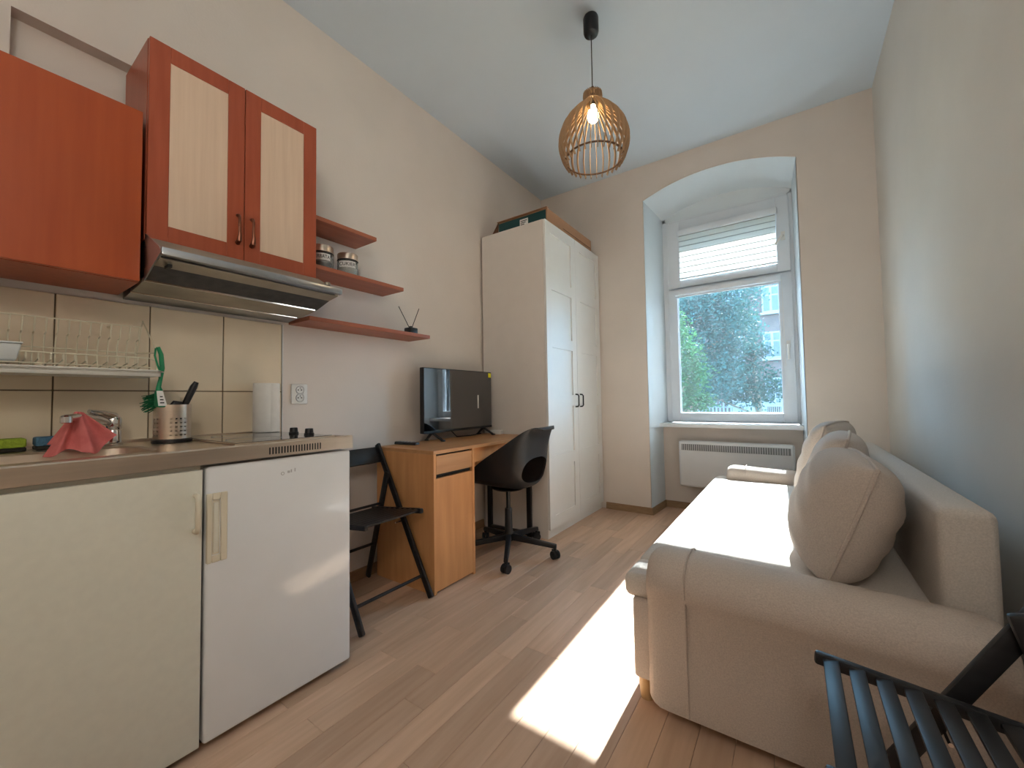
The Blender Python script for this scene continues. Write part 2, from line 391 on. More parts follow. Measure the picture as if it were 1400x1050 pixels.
# baseboards
def baseboard(name, pts, label):
    m = MB()
    for (xa, ya), (xb, yb), (nx, ny) in pts:
        t = .016; h = .058
        m.hexa([(xa, ya, 0), (xb, yb, 0), (xb + nx * t, yb + ny * t, 0), (xa + nx * t, ya + ny * t, 0),
                (xa, ya, h), (xb, yb, h), (xb + nx * t * .5, yb + ny * t * .5, h), (xa + nx * t * .5, ya + ny * t * .5, h)])
    struct(m.build(name, 'base'), label, 'baseboard')
baseboard('baseboard_left', [((0, .90), (0, 2.50), (1, 0))], 'oak baseboard along the left wall behind the desk')
baseboard('baseboard_back', [((.64, Dp), (1.052, Dp), (0, -1)), ((1.052, Dp - .016), (1.078, YI - .006), (1, 0)), ((1.078, YI - .006), (2.145, YI - .006), (0, -1)), ((2.17, Dp), (2.6, Dp), (0, -1))],
          'oak baseboard turning into the window niche')
baseboard('baseboard_right', [((2.6, Y0), (2.6, 3.50), (-1, 0))], 'oak baseboard along the right wall')

# kitchen wall tiles: children of the left wall
g = B(0.0005, .006, -.58, .923, .74, 1.408).build('grout_bed', 'grout', wl)
for r_, (za, zb) in enumerate(((.742, 1.071), (1.075, 1.407))):
    for k in range(-2, 4):
        ya = -.081 + .2505 * k + .002; yb = ya + .2465
        B(.006, .012, ya, yb, za, zb).build('tile', 'tile', wl, bevel=.0015, seg=1, smooth=False)
B(.0, .014, .9225, .9265, .74, 1.408).build('tile_edge_strip', 'white', wl)

# ------------------------------------------------------------------ window
w1 = thing('window_1', 'white plastic window with a transom light over a tall pane', 'window', (1.63, 3.90, .785)); w1['kind'] = 'structure'
FX0, FX1 = 1.121, 2.140
fr = MB(); ya, yb = 3.872, 3.945
fr.box(FX0, 1.178, ya, yb, .785, 2.665); fr.box(2.105, FX1, ya, yb, .785, 2.665)
fr.box(1.178, 2.105, ya, yb, .785, .815); fr.box(1.178, 2.105, ya, yb, 2.625, 2.665); fr.box(1.178, 2.105, ya, yb, 1.995, 2.035)
fr.build('window_frame', 'pvc', w1, bevel=.003, seg=1)
def sash(name, x0_, x1_, z0_, z1_, px0, px1, pz0, pz1):
    m = MB(); a, b = 3.846, 3.915
    m.box(x0_, px0, a, b, z0_, z1_); m.box(px1, x1_, a, b, z0_, z1_); m.box(px0, px1, a, b, z0_, pz0); m.box(px0, px1, a, b, pz1, z1_)
    o = m.build(name, 'pvc', w1, bevel=.004, seg=2)
    B(px0, px1, 3.884, 3.890, pz0, pz1).build('pane', 'glass', o)
    s = MB(); t = .006
    s.box(px0, px0 + t, 3.872, 3.884, pz0, pz1); s.box(px1 - t, px1, 3.872, 3.884, pz0, pz1); s.box(px0, px1, 3.872, 3.884, pz0, pz0 + t); s.box(px0, px1, 3.872, 3.884, pz1 - t, pz1)
    s.build('glazing_bead', 'pvc', o)
    return o
up = sash('upper_sash', 1.170, 2.112, 2.022, 2.636, 1.272, 2.022, 2.095, 2.545)
lo_ = sash('lower_sash', 1.168, 2.116, .800, 2.008, 1.244, 2.026, .872, 1.965)
def handle(x_, z_, d):
    m = MB(); m.box(x_ - .014, x_ + .014, 3.838, 3.846, z_ - .035, z_ + .035); m.cyl((x_, 3.84, z_), (x_, 3.80, z_), .009, 10)
    m.tube([(x_, 3.802, z_), (x_ + d[0] * .5, 3.797, z_ + d[1] * .5), (x_ + d[0], 3.80, z_ + d[1])], [.010, .009, .008], 10)
    m.build('window_handle', 'white', w1, smooth=True)
handle(2.068, 2.31, (-.055, -.075)); handle(2.075, 1.42, (0, -.12))
hb = MB()
for z_ in (2.10, 2.55): hb.cyl((1.166, 3.85, z_ - .03), (1.166, 3.85, z_ + .03), .006, 8)
for z_ in (.86, 1.93): hb.cyl((1.164, 3.85, z_ - .03), (1.164, 3.85, z_ + .03), .006, 8)
hb.build('hinge', 'pvc', w1)
sl = B(1.084, 2.156, 3.715, 3.872, .748, .782).build('window_sill', 'sill', w1, bevel=.006, seg=2)

# blinds
bl = thing('roller_blind', 'white day-and-night roller blind lowered over the upper transom pane', 'blind', (1.647, 3.83, 2.09))
B(1.262, 2.034, 3.806, 3.846, 2.496, 2.548).build('cassette', 'pvc', bl, bevel=.008, seg=3)
nb = 8; zb0, zb1 = 2.106, 2.497
for k in range(nb):
    za = zb0 + (zb1 - zb0) * k / nb; zz = zb0 + (zb1 - zb0) * (k + 1) / nb
    B(1.274, 2.020, 3.834, 3.8352, za, zz - .007).build('fabric_band', 'blind', bl)
    B(1.274, 2.020, 3.834, 3.8352, zz - .007, zz).build('fabric_strip', 'blindline', bl)
B(1.272, 2.022, 3.828, 3.842, 2.094, 2.106).build('bottom_bar', 'pvc', bl, bevel=.003)
for xx in (1.264, 2.022): B(xx, xx + .010, 3.836, 3.846, 2.09, 2.50).build('side_rail', 'pvc', bl)
b2 = thing('roller_blind', 'white roller blind fully rolled up above the tall lower pane', 'blind', (1.635, 3.83, 1.93))
B(1.226, 2.044, 3.802, 3.846, 1.942, 1.992).build('cassette', 'pvc', b2, bevel=.010, seg=3)
B(1.240, 2.030, 3.826, 3.840, 1.926, 1.942).build('bottom_bar', 'pvc', b2, bevel=.004)
MB().tube([(2.046, 3.82, 1.965), (2.050, 3.82, 1.6), (2.052, 3.82, 1.25)], .0014, 6).build('chain', 'white', b2)

# heater
ht = thing('panel_heater', 'white electric panel heater hung under the window sill', 'heater', (1.66, 3.80, .225))
B(1.236, 2.088, 3.740, 3.795, .228, .632).build('body', 'heater', ht, bevel=.022, seg=4)
B(1.262, 2.062, 3.7385, 3.745, .548, .602).build('grille', 'grille', ht)
for k in range(47):
    xx = 1.268 + k * .0168; B(xx, xx + .0035, 3.7365, 3.739, .549, .601).build('grille_bar', 'heater', ht)
B(1.40, 1.44, 3.795, 3.878, .30, .56).build('bracket', 'heater', ht); B(1.88, 1.92, 3.795, 3.878, .30, .56).build('bracket', 'heater', ht)

# ------------------------------------------------------------------ wall cabinets
def cab_door(parent, ya, yb, za, zb, xf, st):
    d = MB(); x0_ = xf - .018
    d.box(x0_, xf, ya, ya + st, za, zb); d.box(x0_, xf, yb - st, yb, za, zb)
    d.box(x0_, xf, ya + st, yb - st, za, za + st); d.box(x0_, xf, ya + st, yb - st, zb - st, zb)
    o = d.build('door', 'cherry', parent, bevel=.0015, seg=1, smooth=False)
    B(x0_ + .003, xf - .004, ya + st - .001, yb - st + .001, za + st - .001, zb - st + .001).build('door_panel', 'maple', o)
    return o
tc = thing('wall_cabinet', 'cherry-framed two-door wall cabinet with pale panels above the range hood', 'cabinet', (.15, .635, 1.585))
B(.001, .280, .337, .935, 1.586, 2.300).build('body', 'cherry', tc)
CX = .300
dl = cab_door(tc, .338, .6345, 1.588, 2.299, CX, .058)
dr = cab_door(tc, .6375, .934, 1.588, 2.299, CX, .058)
for dd, yy in ((dl, .612), (dr, .662)):
    m = MB(); m.tube([(CX - .002, yy, 1.655), (CX + .016, yy, 1.662), (CX + .022, yy, 1.685), (CX + .017, yy, 1.72), (CX + .020, yy, 1.748), (CX + .012, yy, 1.762), (CX - .002, yy, 1.765)],
                     [.009, .009, .006, .0045, .005, .006, .007], 8)
    m.build('handle', 'bronze', dd, smooth=True)
oc = thing('wall_cabinet', 'plain orange-cherry slab-front wall cabinet above the dish rack', 'cabinet', (.15, .02, 1.432))
B(.013, .280, -.28, .325, 1.433, 2.018).build('body', 'cherry', oc)
B(.282, .300, -.279, .324, 1.434, 2.017).build('door', 'cherry2', oc, bevel=.001, seg=1, smooth=False)

# range hood under the two-door cabinet
hd = thing('range_hood', 'greasy grey steel slim range hood under the two-door cabinet', 'hood', (.23, .636, 1.44))
y0h, y1h = .338, .936
MB().prism([(.300, 1.585), (.316, 1.585), (.452, 1.512), (.300, 1.512)], 'y', y0h, y1h).build('top_slope', 'hoodpale', hd)
MB().prism([(.452, 1.520), (.470, 1.518), (.474, 1.492), (.452, 1.490)], 'y', y0h - .001, y1h + .022).build('front_rail', 'hoodsteel', hd, bevel=.003)
MB().prism([(.013, 1.584), (.299, 1.584), (.299, 1.512), (.452, 1.512), (.452, 1.486), (.013, 1.486)], 'y', y0h + .002, y1h - .002).build('body', 'hoodsteel', hd)
def hood_strip(n, pts, mt):
    # a bent sheet along the hood, given as section points
    m = MB().prism(pts, 'y', y0h + .001, y1h + .012); return m.build(n, mt, hd)
hood_strip('under_panel', [(.452, 1.490), (.452, 1.484), (.385, 1.474), (.385, 1.482)], 'hoodpale')
hood_strip('filter', [(.385, 1.484), (.385, 1.474), (.285, 1.446), (.285, 1.458)], 'hooddark')
hood_strip('under_panel', [(.280, 1.457), (.280, 1.444), (.125, 1.430), (.125, 1.440)], 'hoodpale')
MB().tube([(.283, y0h, 1.446), (.283, y1h, 1.446)], .006, 8).build('trim_rod', 'chrome', hd, smooth=True)
MB().tube([(.123, y0h, 1.432), (.123, y1h, 1.432)], .005, 8).build('trim_rod', 'chrome', hd, smooth=True)
hood_strip('back_panel', [(.122, 1.440), (.122, 1.430), (.016, 1.420), (.016, 1.486), (.122, 1.486)], 'hoodsteel')
B(.400, .440, .362, .372, 1.464, 1.474).build('clip', 'ink', hd)
MB().lathe([(.012, 0), (.012, .012), (.009, .014)], (.40, .93, 1.538), 12).build('knob', 'hoodpale', hd, smooth=True)
m = MB().prism([(.300, 1.600), (.302, 1.600), (.455, 1.520), (.475, 1.500), (.385, 1.470), (.300, 1.440)], 'y', y0h - .004, y0h)
m.build('end_cap', 'hoodsteel', hd)

# shelves
def shelf(ya, yb, zt, lab):
    o = B(.001, .200, ya, yb, zt - .021, zt).build('wall_shelf', 'shelf', bevel=.0012, seg=1, smooth=False)
    tag(o, lab, 'shelf', 'cherry wall shelves')
shelf(.9365, 1.340, 1.937, 'topmost and shortest cherry wall shelf beside the cabinet')
shelf(.9365, 1.530, 1.694, 'middle cherry wall shelf carrying two glass jars')
shelf(.958, 1.741, 1.434, 'lowest and longest cherry wall shelf carrying a reed diffuser')

# jars
def jar(y_, x_, r, txt, content, lab, cl):
    z0 = 1.694; t = thing('storage_jar', lab, 'jar', (x_, y_, z0), 0, 'glass jars on the middle shelf')
    MB().lathe([(r * .9, .001), (r, .008), (r, .088), (r * .94, .094), (r * .94, .092), (r * .95, .086), (r * .94, .010), (r * .85, .005)], (x_, y_, z0), 28).build('glass_body', 'jarglass', t, smooth=True)
    MB().lathe([(r * .80, .006), (r * .90, .012), (r * .90, cl), (r * .5, cl + .004)], (x_, y_, z0), 24).build('contents', content, t, smooth=True)
    MB().lathe([(r * .96, .0945), (r * 1.0, .097), (r * 1.0, .126), (r * .97, .129), (r * .3, .1295)], (x_, y_, z0), 28).build('lid', 'steel', t, smooth=True)
    MB().lathe([(r * 1.005, .088), (r * 1.02, .091), (r * 1.005, .095)], (x_, y_, z0), 28).build('seal_ring', 'blackmatte', t, smooth=True)
    a0 = -.62; rr = r + .0008; half = .85
    lb = MB().grid(lambda u, v: (x_ + rr * math.cos(a0 + half * (2 * u - 1)), y_ + rr * math.sin(a0 + half * (2 * u - 1)), z0 + .048 + .034 * v), 16, 1).build('label', 'paper', t, smooth=True)
    v, f = text_mesh(txt, .026)
    w = max(p.x for p in v) - min(p.x for p in v); k = min(1.0, 2 * half * rr * .92 / w)
    m = MB(); m.add([(x_ + (rr + .0006 + p.z) * math.cos(a0 + p.x * k / rr), y_ + (rr + .0006 + p.z) * math.sin(a0 + p.x * k / rr), z0 + .065 + p.y) for p in v], f)
    m.build('lettering', 'ink', lb)
jar(1.075, .105, .054, 'HERBATA', 'tea', 'glass jar reading HERBATA on middle shelf, half hidden by cabinet', .045)
jar(1.222, .105, .054, 'CUKIER', 'sugar', 'glass jar reading CUKIER with pale contents on middle shelf', .050)
# diffuser
df = thing('reed_diffuser', 'small black reed diffuser with two sticks on the lowest shelf', 'diffuser', (.10, 1.672, 1.434))
B(.070, .130, 1.640, 1.704, 1.4342, 1.484).build('bottle', 'black', df, bevel=.006)
MB().cyl((.10, 1.672, 1.482), (.10, 1.672, 1.494), .012, 12).build('neck', 'black', df, smooth=True)
MB().cyl((.10, 1.680, 1.452), (.10, 1.574, 1.606), .0022, 6).build('reed', 'blackmatte', df)
MB().cyl((.10, 1.664, 1.452), (.10, 1.740, 1.620), .0022, 6).build('reed', 'blackmatte', df)

# ------------------------------------------------------------------ base units
bc = thing('base_cabinet', 'cream-fronted kitchen base cabinet under the sink', 'cabinet', (.32, .07, 0))
B(.02, .627, -.26, .396, .10, .834).build('body', 'cream', bc); B(.06, .56, -.26, .396, .0, .10).build('plinth', 'blackmatte', bc)
d_ = B(.629, .647, -.258, .397, .028, .824).build('door', 'cream', bc, bevel=.003)
MB().tube([(.646, .379, .752), (.664, .379, .752), (.671, .379, .742), (.671, .379, .66), (.664, .379, .650), (.646, .379, .650)], [.007, .007, .007, .007, .007, .007], 10).build('handle', 'ivory', d_, smooth=True)
fg = thing('mini_fridge', 'white under-counter fridge with an ivory recessed handle', 'fridge', (.32, .643, 0))
B(.04, .598, .408, .880, .022, .830).build('body', 'fridge', fg, bevel=.004)
d_ = B(.602, .647, .406, .882, .026, .829).build('door', 'fridge', fg, bevel=.009, seg=3)
hm = MB(); hm.box(.640, .652, .407, .420, .545, .750); hm.box(.640, .652, .442, .460, .545, .750); hm.box(.640, .652, .420, .442, .545, .566); hm.box(.640, .652, .420, .442, .730, .750); hm.box(.640, .6475, .420, .442, .566, .730)
h_ = hm.build('handle', 'ivory', d_, bevel=.002, seg=1)
B(.6475, .651, .424, .437, .573, .722).build('grip_insert', 'cream', h_, bevel=.0015)
bd = MB(); cyb, czb = .624, .777
bd.lathe([(.0035, 0), (.006, 0), (.006, .0008), (.0035, .0008)], (0, 0, 0), 20, cap=False)
bd.v = [(.6468 + p[2], cyb + p[0], czb + p[1]) for p in bd.v]
for k, (a, b) in enumerate(((.640, .648), (.651, .655), (.664, .667))): bd.box(.6468, .6476, a, b, .776 + .001 * k, .784 + .003 * k)
bd.build('badge', 'greyink', d_)
for xx, yy in ((.58, .43), (.58, .86), (.08, .43), (.08, .86)): MB().cyl((xx, yy, 0), (xx, yy, .024), .014, 10).build('foot', 'blackmatte', fg)

# stainless worktop with pressed sink
wt = thing('worktop', 'stainless steel kitchenette worktop with pressed sink and vent slots', 'worktop', (.33, .30, .835))
yA, yB, zT, zL = -.26, .888, .878, .886
cxs, cys, hx, hy = .335, .05, .165, .297
NS = 64; vs_ = []; fs_ = []
for k in range(NS):
    a = 2 * PI * (k + .5) / NS; ca, sa = math.cos(a), math.sin(a)
    ro = min(1 / max(abs(ca), 1e-6), 1 / max(abs(sa), 1e-6))
    ox, oy = ca * ro, sa * ro
    X0, X1 = .013, .632
    px = (X0 + X1) / 2 + ox * (X1 - X0) / 2; py = (yA + yB) / 2 + oy * (yB - yA) / 2
    n_ = 6; rn = (abs(ca) ** n_ + abs(sa) ** n_) ** (-1 / n_)
    ix, iy = cxs + ca * rn * hx, cys + sa * rn * hy
    vs_ += [(px, py, zT), (ix, iy, zT), (cxs + ca * rn * (hx - .006), cys + sa * rn * (hy - .006), zT - .006), (cxs + ca * rn * (hx - .02), cys + sa * rn * (hy - .02), zT - .13), (cxs + ca * rn * (hx - .06), cys + sa * rn * (hy - .06), zT - .15)]
for k in range(NS):
    l = (k + 1) % NS
    for j in range(4): fs_.append((k * 5 + j, k * 5 + j + 1, l * 5 + j + 1, l * 5 + j))
fs_.append(tuple(k * 5 + 4 for k in range(NS)))
top = MB().add(vs_, [q for q in fs_ if True]).build('top_sheet', 'steel', wt, smooth=30)
lp = MB(); lp.prism([(.630, zT - .001), (.636, zL), (.648, zL), (.652, zL - .004), (.652, .838), (.640, .838), (.630, .842)], 'y', yA, yB)
lp.box(.013, .640, yB - .012, yB, .838, zL - .004); lp.box(.013, .022, yA, yB, zT - .003, zT + .010)
front = lp.build('front_lip', 'steel', wt)
for k in range(19):
    yy = .578 + k * .0097; B(.651, .6526, yy, yy + .0042, .847, .870).build('vent_slot', 'ink', front)
# hob
hb_ = thing('hob', 'dark two-ring glass hob set into the steel worktop', 'hob', (.33, .67, zT))
B(.080, .560, .512, .868, zT + .0005, zT + .006).build('frame', 'steel', hb_, bevel=.002)
B(.088, .552, .520, .860, zT + .0055, zT + .0075).build('glass_plate', 'hob', hb_)
for cx_, cy_, rr in ((.20, .64, .072), (.42, .63, .09)):
    MB().lathe([(rr - .004, 0), (rr, 0), (rr, .0004), (rr - .004, .0004)], (cx_, cy_, zT + .0076), 40, cap=False).build('ring_mark', 'greyink', hb_)
for xx in (.322, .445):
    MB().lathe([(.019, 0), (.019, .006), (.0165, .008), (.015, .024), (.013, .026)], (xx, .825, zT + .0076), 24).build('knob', 'black', hb_, smooth=True)

# faucet
fc = thing('faucet', 'chrome single-lever sink faucet with a long spout', 'faucet', (.10, .305, zT))
MB().lathe([(.026, 0), (.026, .006), (.022, .010), (.022, .050), (.0205, .052), (.0205, .056), (.022, .058), (.022, .092), (.018, .100)], (.10, .305, zT), 24).build('body', 'chrome', fc, smooth=True)
MB().tube([(.105, .295, .955), (.15, .255, .975), (.21, .205, .985), (.262, .170, .982)], [.013, .012, .011, .011], 12).build('spout', 'chrome', fc, smooth=True)
MB().lathe([(.010, 0), (.014, .002), (.014, .020), (.010, .024)], (.262, .170, .966), 16).build('aerator', 'chrome', fc, smooth=True)
MB().tube([(.10, .305, .978), (.13, .27, .990), (.155, .235, 1.000)], [.016, .012, .007], 10).build('lever', 'chrome', fc, smooth=True)
# pink cloth over the spout
def cloth(u, v):
    s = 2 * u - 1
    y_ = .204 + s * (.012 + .062 * v) + .012 * v * (s > 0)
    fold = math.sin(s * 7.0 + .6) * .022 * v ** .7
    x_ = .215 + .045 * v + fold - .05 * (abs(s) ** 2) * v
    drop = .125 - .035 * max(0, s) ** 2 * 1.0 + .01 * math.sin(s * 5)
    z_ = 1.000 - v * drop - .006 * (s * s) * (1 - v)
    return (x_, y_, z_)
cl = MB().grid(cloth, 36, 20)
cl.grid(lambda u, v: (lambda p: (p[0] - .020 - .05 * v, p[1], p[2]))(cloth(u, v * .75)), 36, 16)
cl = cl.build('dish_cloth', 'pink', smooth=60, solid=.0018); tag(cl, 'pink dish cloth draped over the faucet spout', 'cloth')
# sponges
def sponge(ya, yb, m_, lab):
    t = thing('sponge', lab, 'sponge', (.065, (ya + yb) / 2, zT), 0, 'sponges behind the sink')
    B(.028, .102, ya, yb, zT + .013, zT + .041).build('foam', m_, t, bevel=.005); B(.028, .102, ya, yb, zT + .0005, zT + .013).build('scourer', 'spdark', t, bevel=.003)
sponge(-.01, .108, 'spgreen', 'green kitchen sponge lying behind the sink')
sponge(.126, .212, 'spblue', 'blue kitchen sponge lying behind the sink')

# cutlery holder
ch = thing('cutlery_holder', 'perforated steel cutlery holder on a black base', 'holder', (.185, .448, zT))
hx_, hy_ = .185, .448; R_ = .055
na, nz_ = 48, 26; vs_ = []; fs_ = []
for j in range(nz_ + 1):
    for k in range(na):
        a = 2 * PI * k / na; vs_.append((hx_ + R_ * math.cos(a), hy_ + R_ * math.sin(a), zT + .012 + .128 * j / nz_))
for j in range(nz_):
    for k in range(na):
        hole = (3 <= j <= 17 and j % 3 == 0 and ((k + 4) % 12) in (1, 3, 5, 7))
        if not hole: fs_.append((j * na + k, j * na + (k + 1) % na, (j + 1) * na + (k + 1) % na, (j + 1) * na + k))
MB().add(vs_, fs_).build('perforated_cup', 'steel', ch, smooth=True, solid=.001)
MB().lathe([(.058, .0005), (.060, .003), (.060, .012), (.054, .016)], (hx_, hy_, zT), 32).build('base', 'black', ch, smooth=True)
sp = thing('spatula', 'black-handled kitchen utensil leaning in the cutlery holder', 'utensil', (hx_, hy_, zT + .02))
MB().tube([(hx_ - .01, hy_ + .015, .945), (hx_, hy_ + .038, 1.02), (hx_ + .005, hy_ + .062, 1.085), (hx_ + .008, hy_ + .070, 1.104)], [.008, .011, .012, .008], 10).build('handle', 'black', sp, smooth=True)
MB().bar((hx_ - .02, hy_ - .01, .90), (hx_ - .008, hy_ + .018, .95), .014, .002).build('blade', 'steel', sp)
kn = thing('spoon', 'black rounded spoon handle resting in the cutlery holder', 'utensil', (hx_, hy_, zT + .02))
MB().tube([(hx_ + .005, hy_ - .035, .91), (hx_ + .01, hy_ - .015, 1.00), (hx_ + .015, hy_ + .004, 1.022), (hx_ + .02, hy_ + .022, 1.020)], [.006, .009, .013, .009], 10).build('handle', 'black', kn, smooth=True)
fk = thing('fork', 'small steel fork with tines up in the cutlery holder', 'utensil', (hx_ - .02, hy_ + .03, zT + .02))
m = MB(); m.bar((hx_ - .03, hy_ + .02, .90), (hx_ - .02, hy_ + .034, 1.015), .008, .002)
for k in range(3): m.bar((hx_ - .02, hy_ + .029 + .005 * k, 1.012), (hx_ - .019, hy_ + .030 + .005 * k, 1.045), .0022, .002)
m.build('fork_body', 'steel', fk)

# paper towel roll
pr_ = thing('paper_towel_roll', 'white paper towel roll standing at the tile edge', 'paper towel', (.095, .815, zT))
MB().lathe([(.018, .010), (.052, .009), (.0535, .012), (.0535, .228), (.052, .231), (.018, .230)], (.095, .815, zT), 36).build('paper', 'paper', pr_, smooth=True)
MB().lathe([(.018, .011), (.0195, .011), (.0195, .229), (.018, .229)], (.095, .815, zT), 20, cap=False).build('core', 'cardboard', pr_, smooth=True)
m = MB().grid(lambda u, v: (.095 + (.054 + .016 * u * (1 - .3 * v)) * math.cos(-.1 + .55 * u), .815 + (.054 + .016 * u * (1 - .3 * v)) * math.sin(-.1 + .55 * u), zT + .010 + .218 * v), 8, 6)
m.build('loose_sheet', 'paper', pr_, smooth=True, solid=.0006)

# socket
sk = thing('wall_socket', 'white double wall socket right of the tiles', 'socket', (.0, 1.010, 1.012))
B(.0005, .012, .970, 1.052, 1.012, 1.113).build('plate', 'white', sk, bevel=.004)
for zc in (1.083, 1.043):
    m = MB().lathe([(.0185, 0), (.021, 0), (.021, .004), (.0185, .004)], (0, 0, 0), 28, cap=False); m.v = [(.0118 + p[2], 1.011 + p[0], zc + p[1]) for p in m.v]
    o = m.build('rim', 'greyink', sk)
    for dy in (-.008, .008): MB().cyl((.0118, 1.011 + dy, zc), (.0128, 1.011 + dy, zc), .0032, 10).build('pin_hole', 'ink', o)
    MB().cyl((.0118, 1.011, zc + .009), (.016, 1.011, zc + .009), .0028, 10).build('earth_pin', 'chrome', o)

# dish rack
rk = thing('dish_rack', 'cream wire dish rack with drip tray hung on the tiles', 'dish rack', (.15, .06, 1.11))
rw = .0023; ya, yb = -.25, .375
def wireb(n, pts, r=rw): MB().tube(pts, r, 6).build(n, 'wire', rk, smooth=True)
wireb('top_bar', [(.10, ya, 1.308), (.10, yb, 1.308)], .0026); wireb('mid_bar', [(.045, ya, 1.215), (.045, yb, 1.215)], .0022)
wireb('lower_bar', [(.20, ya, 1.185), (.20, yb, 1.185)], .0026); wireb('base_bar', [(.05, ya, 1.150), (.05, yb, 1.150)], .0022)
wireb('base_bar', [(.22, ya, 1.150), (.22, yb, 1.150)], .0022)
for k in range(25):
    yy = ya + .013 + k * .0253
    wireb('plate_wire', [(.10, yy, 1.308), (.085, yy, 1.262), (.060, yy, 1.258), (.045, yy, 1.215), (.045, yy, 1.150)])
    wireb('cup_wire', [(.20, yy, 1.185), (.20, yy, 1.165), (.05, yy, 1.150)])
wireb('end_wire', [(.10, yb, 1.308), (.018, yb + .022, 1.345), (.20, yb + .018, 1.215), (.205, yb + .018, 1.135), (.05, yb, 1.150), (.045, yb, 1.215), (.10, yb, 1.308)])
wireb('end_wire', [(.045, yb, 1.215), (.20, yb + .016, 1.205)])
wireb('end_wire', [(.20, yb, 1.185), (.205, yb + .018, 1.175)])
m = MB(); m.box(.035, .235, ya, yb + .025, 1.120, 1.123); m.box(.035, .039, ya, yb + .025, 1.120, 1.140); m.box(.231, .235, ya, yb + .025, 1.118, 1.140); m.box(.035, .235, yb + .021, yb + .025, 1.120, 1.140)
m.build('drip_tray', 'tray', rk, bevel=.001, seg=1)
MB().tube([(.245, ya, 1.138), (.245, yb + .012, 1.138), (.22, yb + .034, 1.136), (.04, yb + .034, 1.136)], .0032, 8).build('tray_rim', 'tray', rk, smooth=True)
for zz in (1.15, 1.31): MB().cyl((.012, .30, zz), (.05, .30, zz), .003, 8).build('wall_hook', 'wire', rk)
tb = thing('food_tub', 'frosted plastic tub standing on the dish rack', 'container', (.15, .03, 1.152))
m = MB(); m.hexa([(.11, -.03, 1.154), (.20, -.03, 1.154), (.20, .074, 1.154), (.11, .074, 1.154), (.10, -.04, 1.206), (.21, -.04, 1.206), (.21, .084, 1.206), (.10, .084, 1.206)])
m.build('body', 'tub', tb, bevel=.006); B(.098, .212, -.042, .086, 1.2065, 1.2115).build('lid', 'tub', tb, bevel=.002)
# dish brush hanging on the rack end
br = thing('dish_brush', 'green dish brush hanging head down from the dish rack end', 'brush', (.22, .40, 1.0))
bx, by = .212, .400
MB().tube([(bx, by - .008, 1.222), (bx + .002, by - .004, 1.225), (bx + .004, by + .004, 1.20), (bx + .004, by + .008, 1.15), (bx + .002, by + .004, 1.11), (bx, by, 1.082), (bx, by + .002, 1.064)], [.004, .006, .007, .0075, .006, .007, .012], 10).build('handle', 'green', br, smooth=True)
MB().tube([(bx, by - .010, 1.222), (bx - .002, by - .012, 1.195), (bx, by - .004, 1.160), (bx + .002, by + .002, 1.14)], .003, 8).build('hanging_loop', 'green', br, smooth=True)
m = MB(); m.hexa([(bx - .004, by - .013, 1.012), (bx + .018, by - .004, 1.008), (bx + .018, by + .022, 1.008), (bx - .004, by + .014, 1.012), (bx - .006, by - .012, 1.066), (bx + .010, by - .010, 1.070), (bx + .010, by + .010, 1.070), (bx - .006, by + .012, 1.066)])
m.build('head', 'green', br, bevel=.004)
m = MB()
for k in range(90):
    yy = by - .016 + .028 * random.random(); zz = 1.010 + .05 * random.random()
    m.bar((bx - .002, yy, zz), (bx - .040 - .008 * random.random(), yy - .020 + random.uniform(-.006, .006), zz - .010 + random.uniform(-.012, .006)), .0022, .0022)
tag(m.build('bristles', 'greendark', br), kind='stuff')
o = MB().hexa([(bx + .0112, by - .009, 1.068), (bx + .0117, by - .009, 1.068), (bx + .0117, by + .009, 1.068), (bx + .0112, by + .009, 1.068), (bx + .0190, by - .005, 1.014), (bx + .0195, by - .005, 1.014), (bx + .0195, by + .020, 1.014), (bx + .0190, by + .020, 1.014)]).build('paper_tag', 'paper', br)
for k in range(3): B(bx + .0172 - .0016 * k, bx + .0182 - .0016 * k, by + .000, by + .012 - .002 * k, 1.022 + .011 * k, 1.027 + .011 * k).build('print_line', 'ink', o)

# ------------------------------------------------------------------ desk
dk = thing('desk', 'oak-veneer desk with a drawer cabinet and black metal leg', 'desk', (.28, 1.98, 0))
dx0, dx1, dy0, dy1 = .045, .520, 1.452, 2.492
B(dx0, dx1, dy0, dy1, .731, .750).build('desktop', 'oaktop', dk, bevel=.001, seg=1, smooth=False)
cb = MB(); cb.box(dx0, dx1 - .001, dy0 + .001, dy0 + .019, 0, .7305); cb.box(dx0, dx1 - .001, 1.766, 1.784, 0, .7305)
cb.build('side_panel', 'oak', dk)
B(dx0, dx0 + .012, dy0 + .019, 1.766, .02, .7305).build('back_panel', 'oak', dk)
B(dx1 - .020, dx1 - .002, dy0 + .0195, 1.7655, .012, .602).build('cabinet_door', 'oak', dk, bevel=.001, seg=1, smooth=False)
B(dx1 - .020, dx1 - .002, dy0 + .022, 1.763, .624, .722).build('drawer', 'oaktop', dk, bevel=.001, seg=1, smooth=False)
B(dx1 - .060, dx1 - .022, dy0 + .0195, 1.7655, .603, .7302).build('recess_shade', 'ink', dk)  # black block stands in for the shade inside the drawer slot
B(dx1 - .060, dx1 - .042, 1.7845, dy1 - .03, .640, .7305).build('apron', 'oak', dk)
B(dx0 + .02, dx0 + .035, 1.7845, dy1 - .03, .45, .7305).build('modesty_panel', 'oak', dk)
for xx in (.105, .470): B(xx - .018, xx + .018, dy1 - .045, dy1 - .020, 0, .7305).build('leg', 'black', dk, bevel=.002)
B(.123, .452, dy1 - .045, dy1 - .020, .022, .045).build('leg_rail', 'black', dk, bevel=.002)

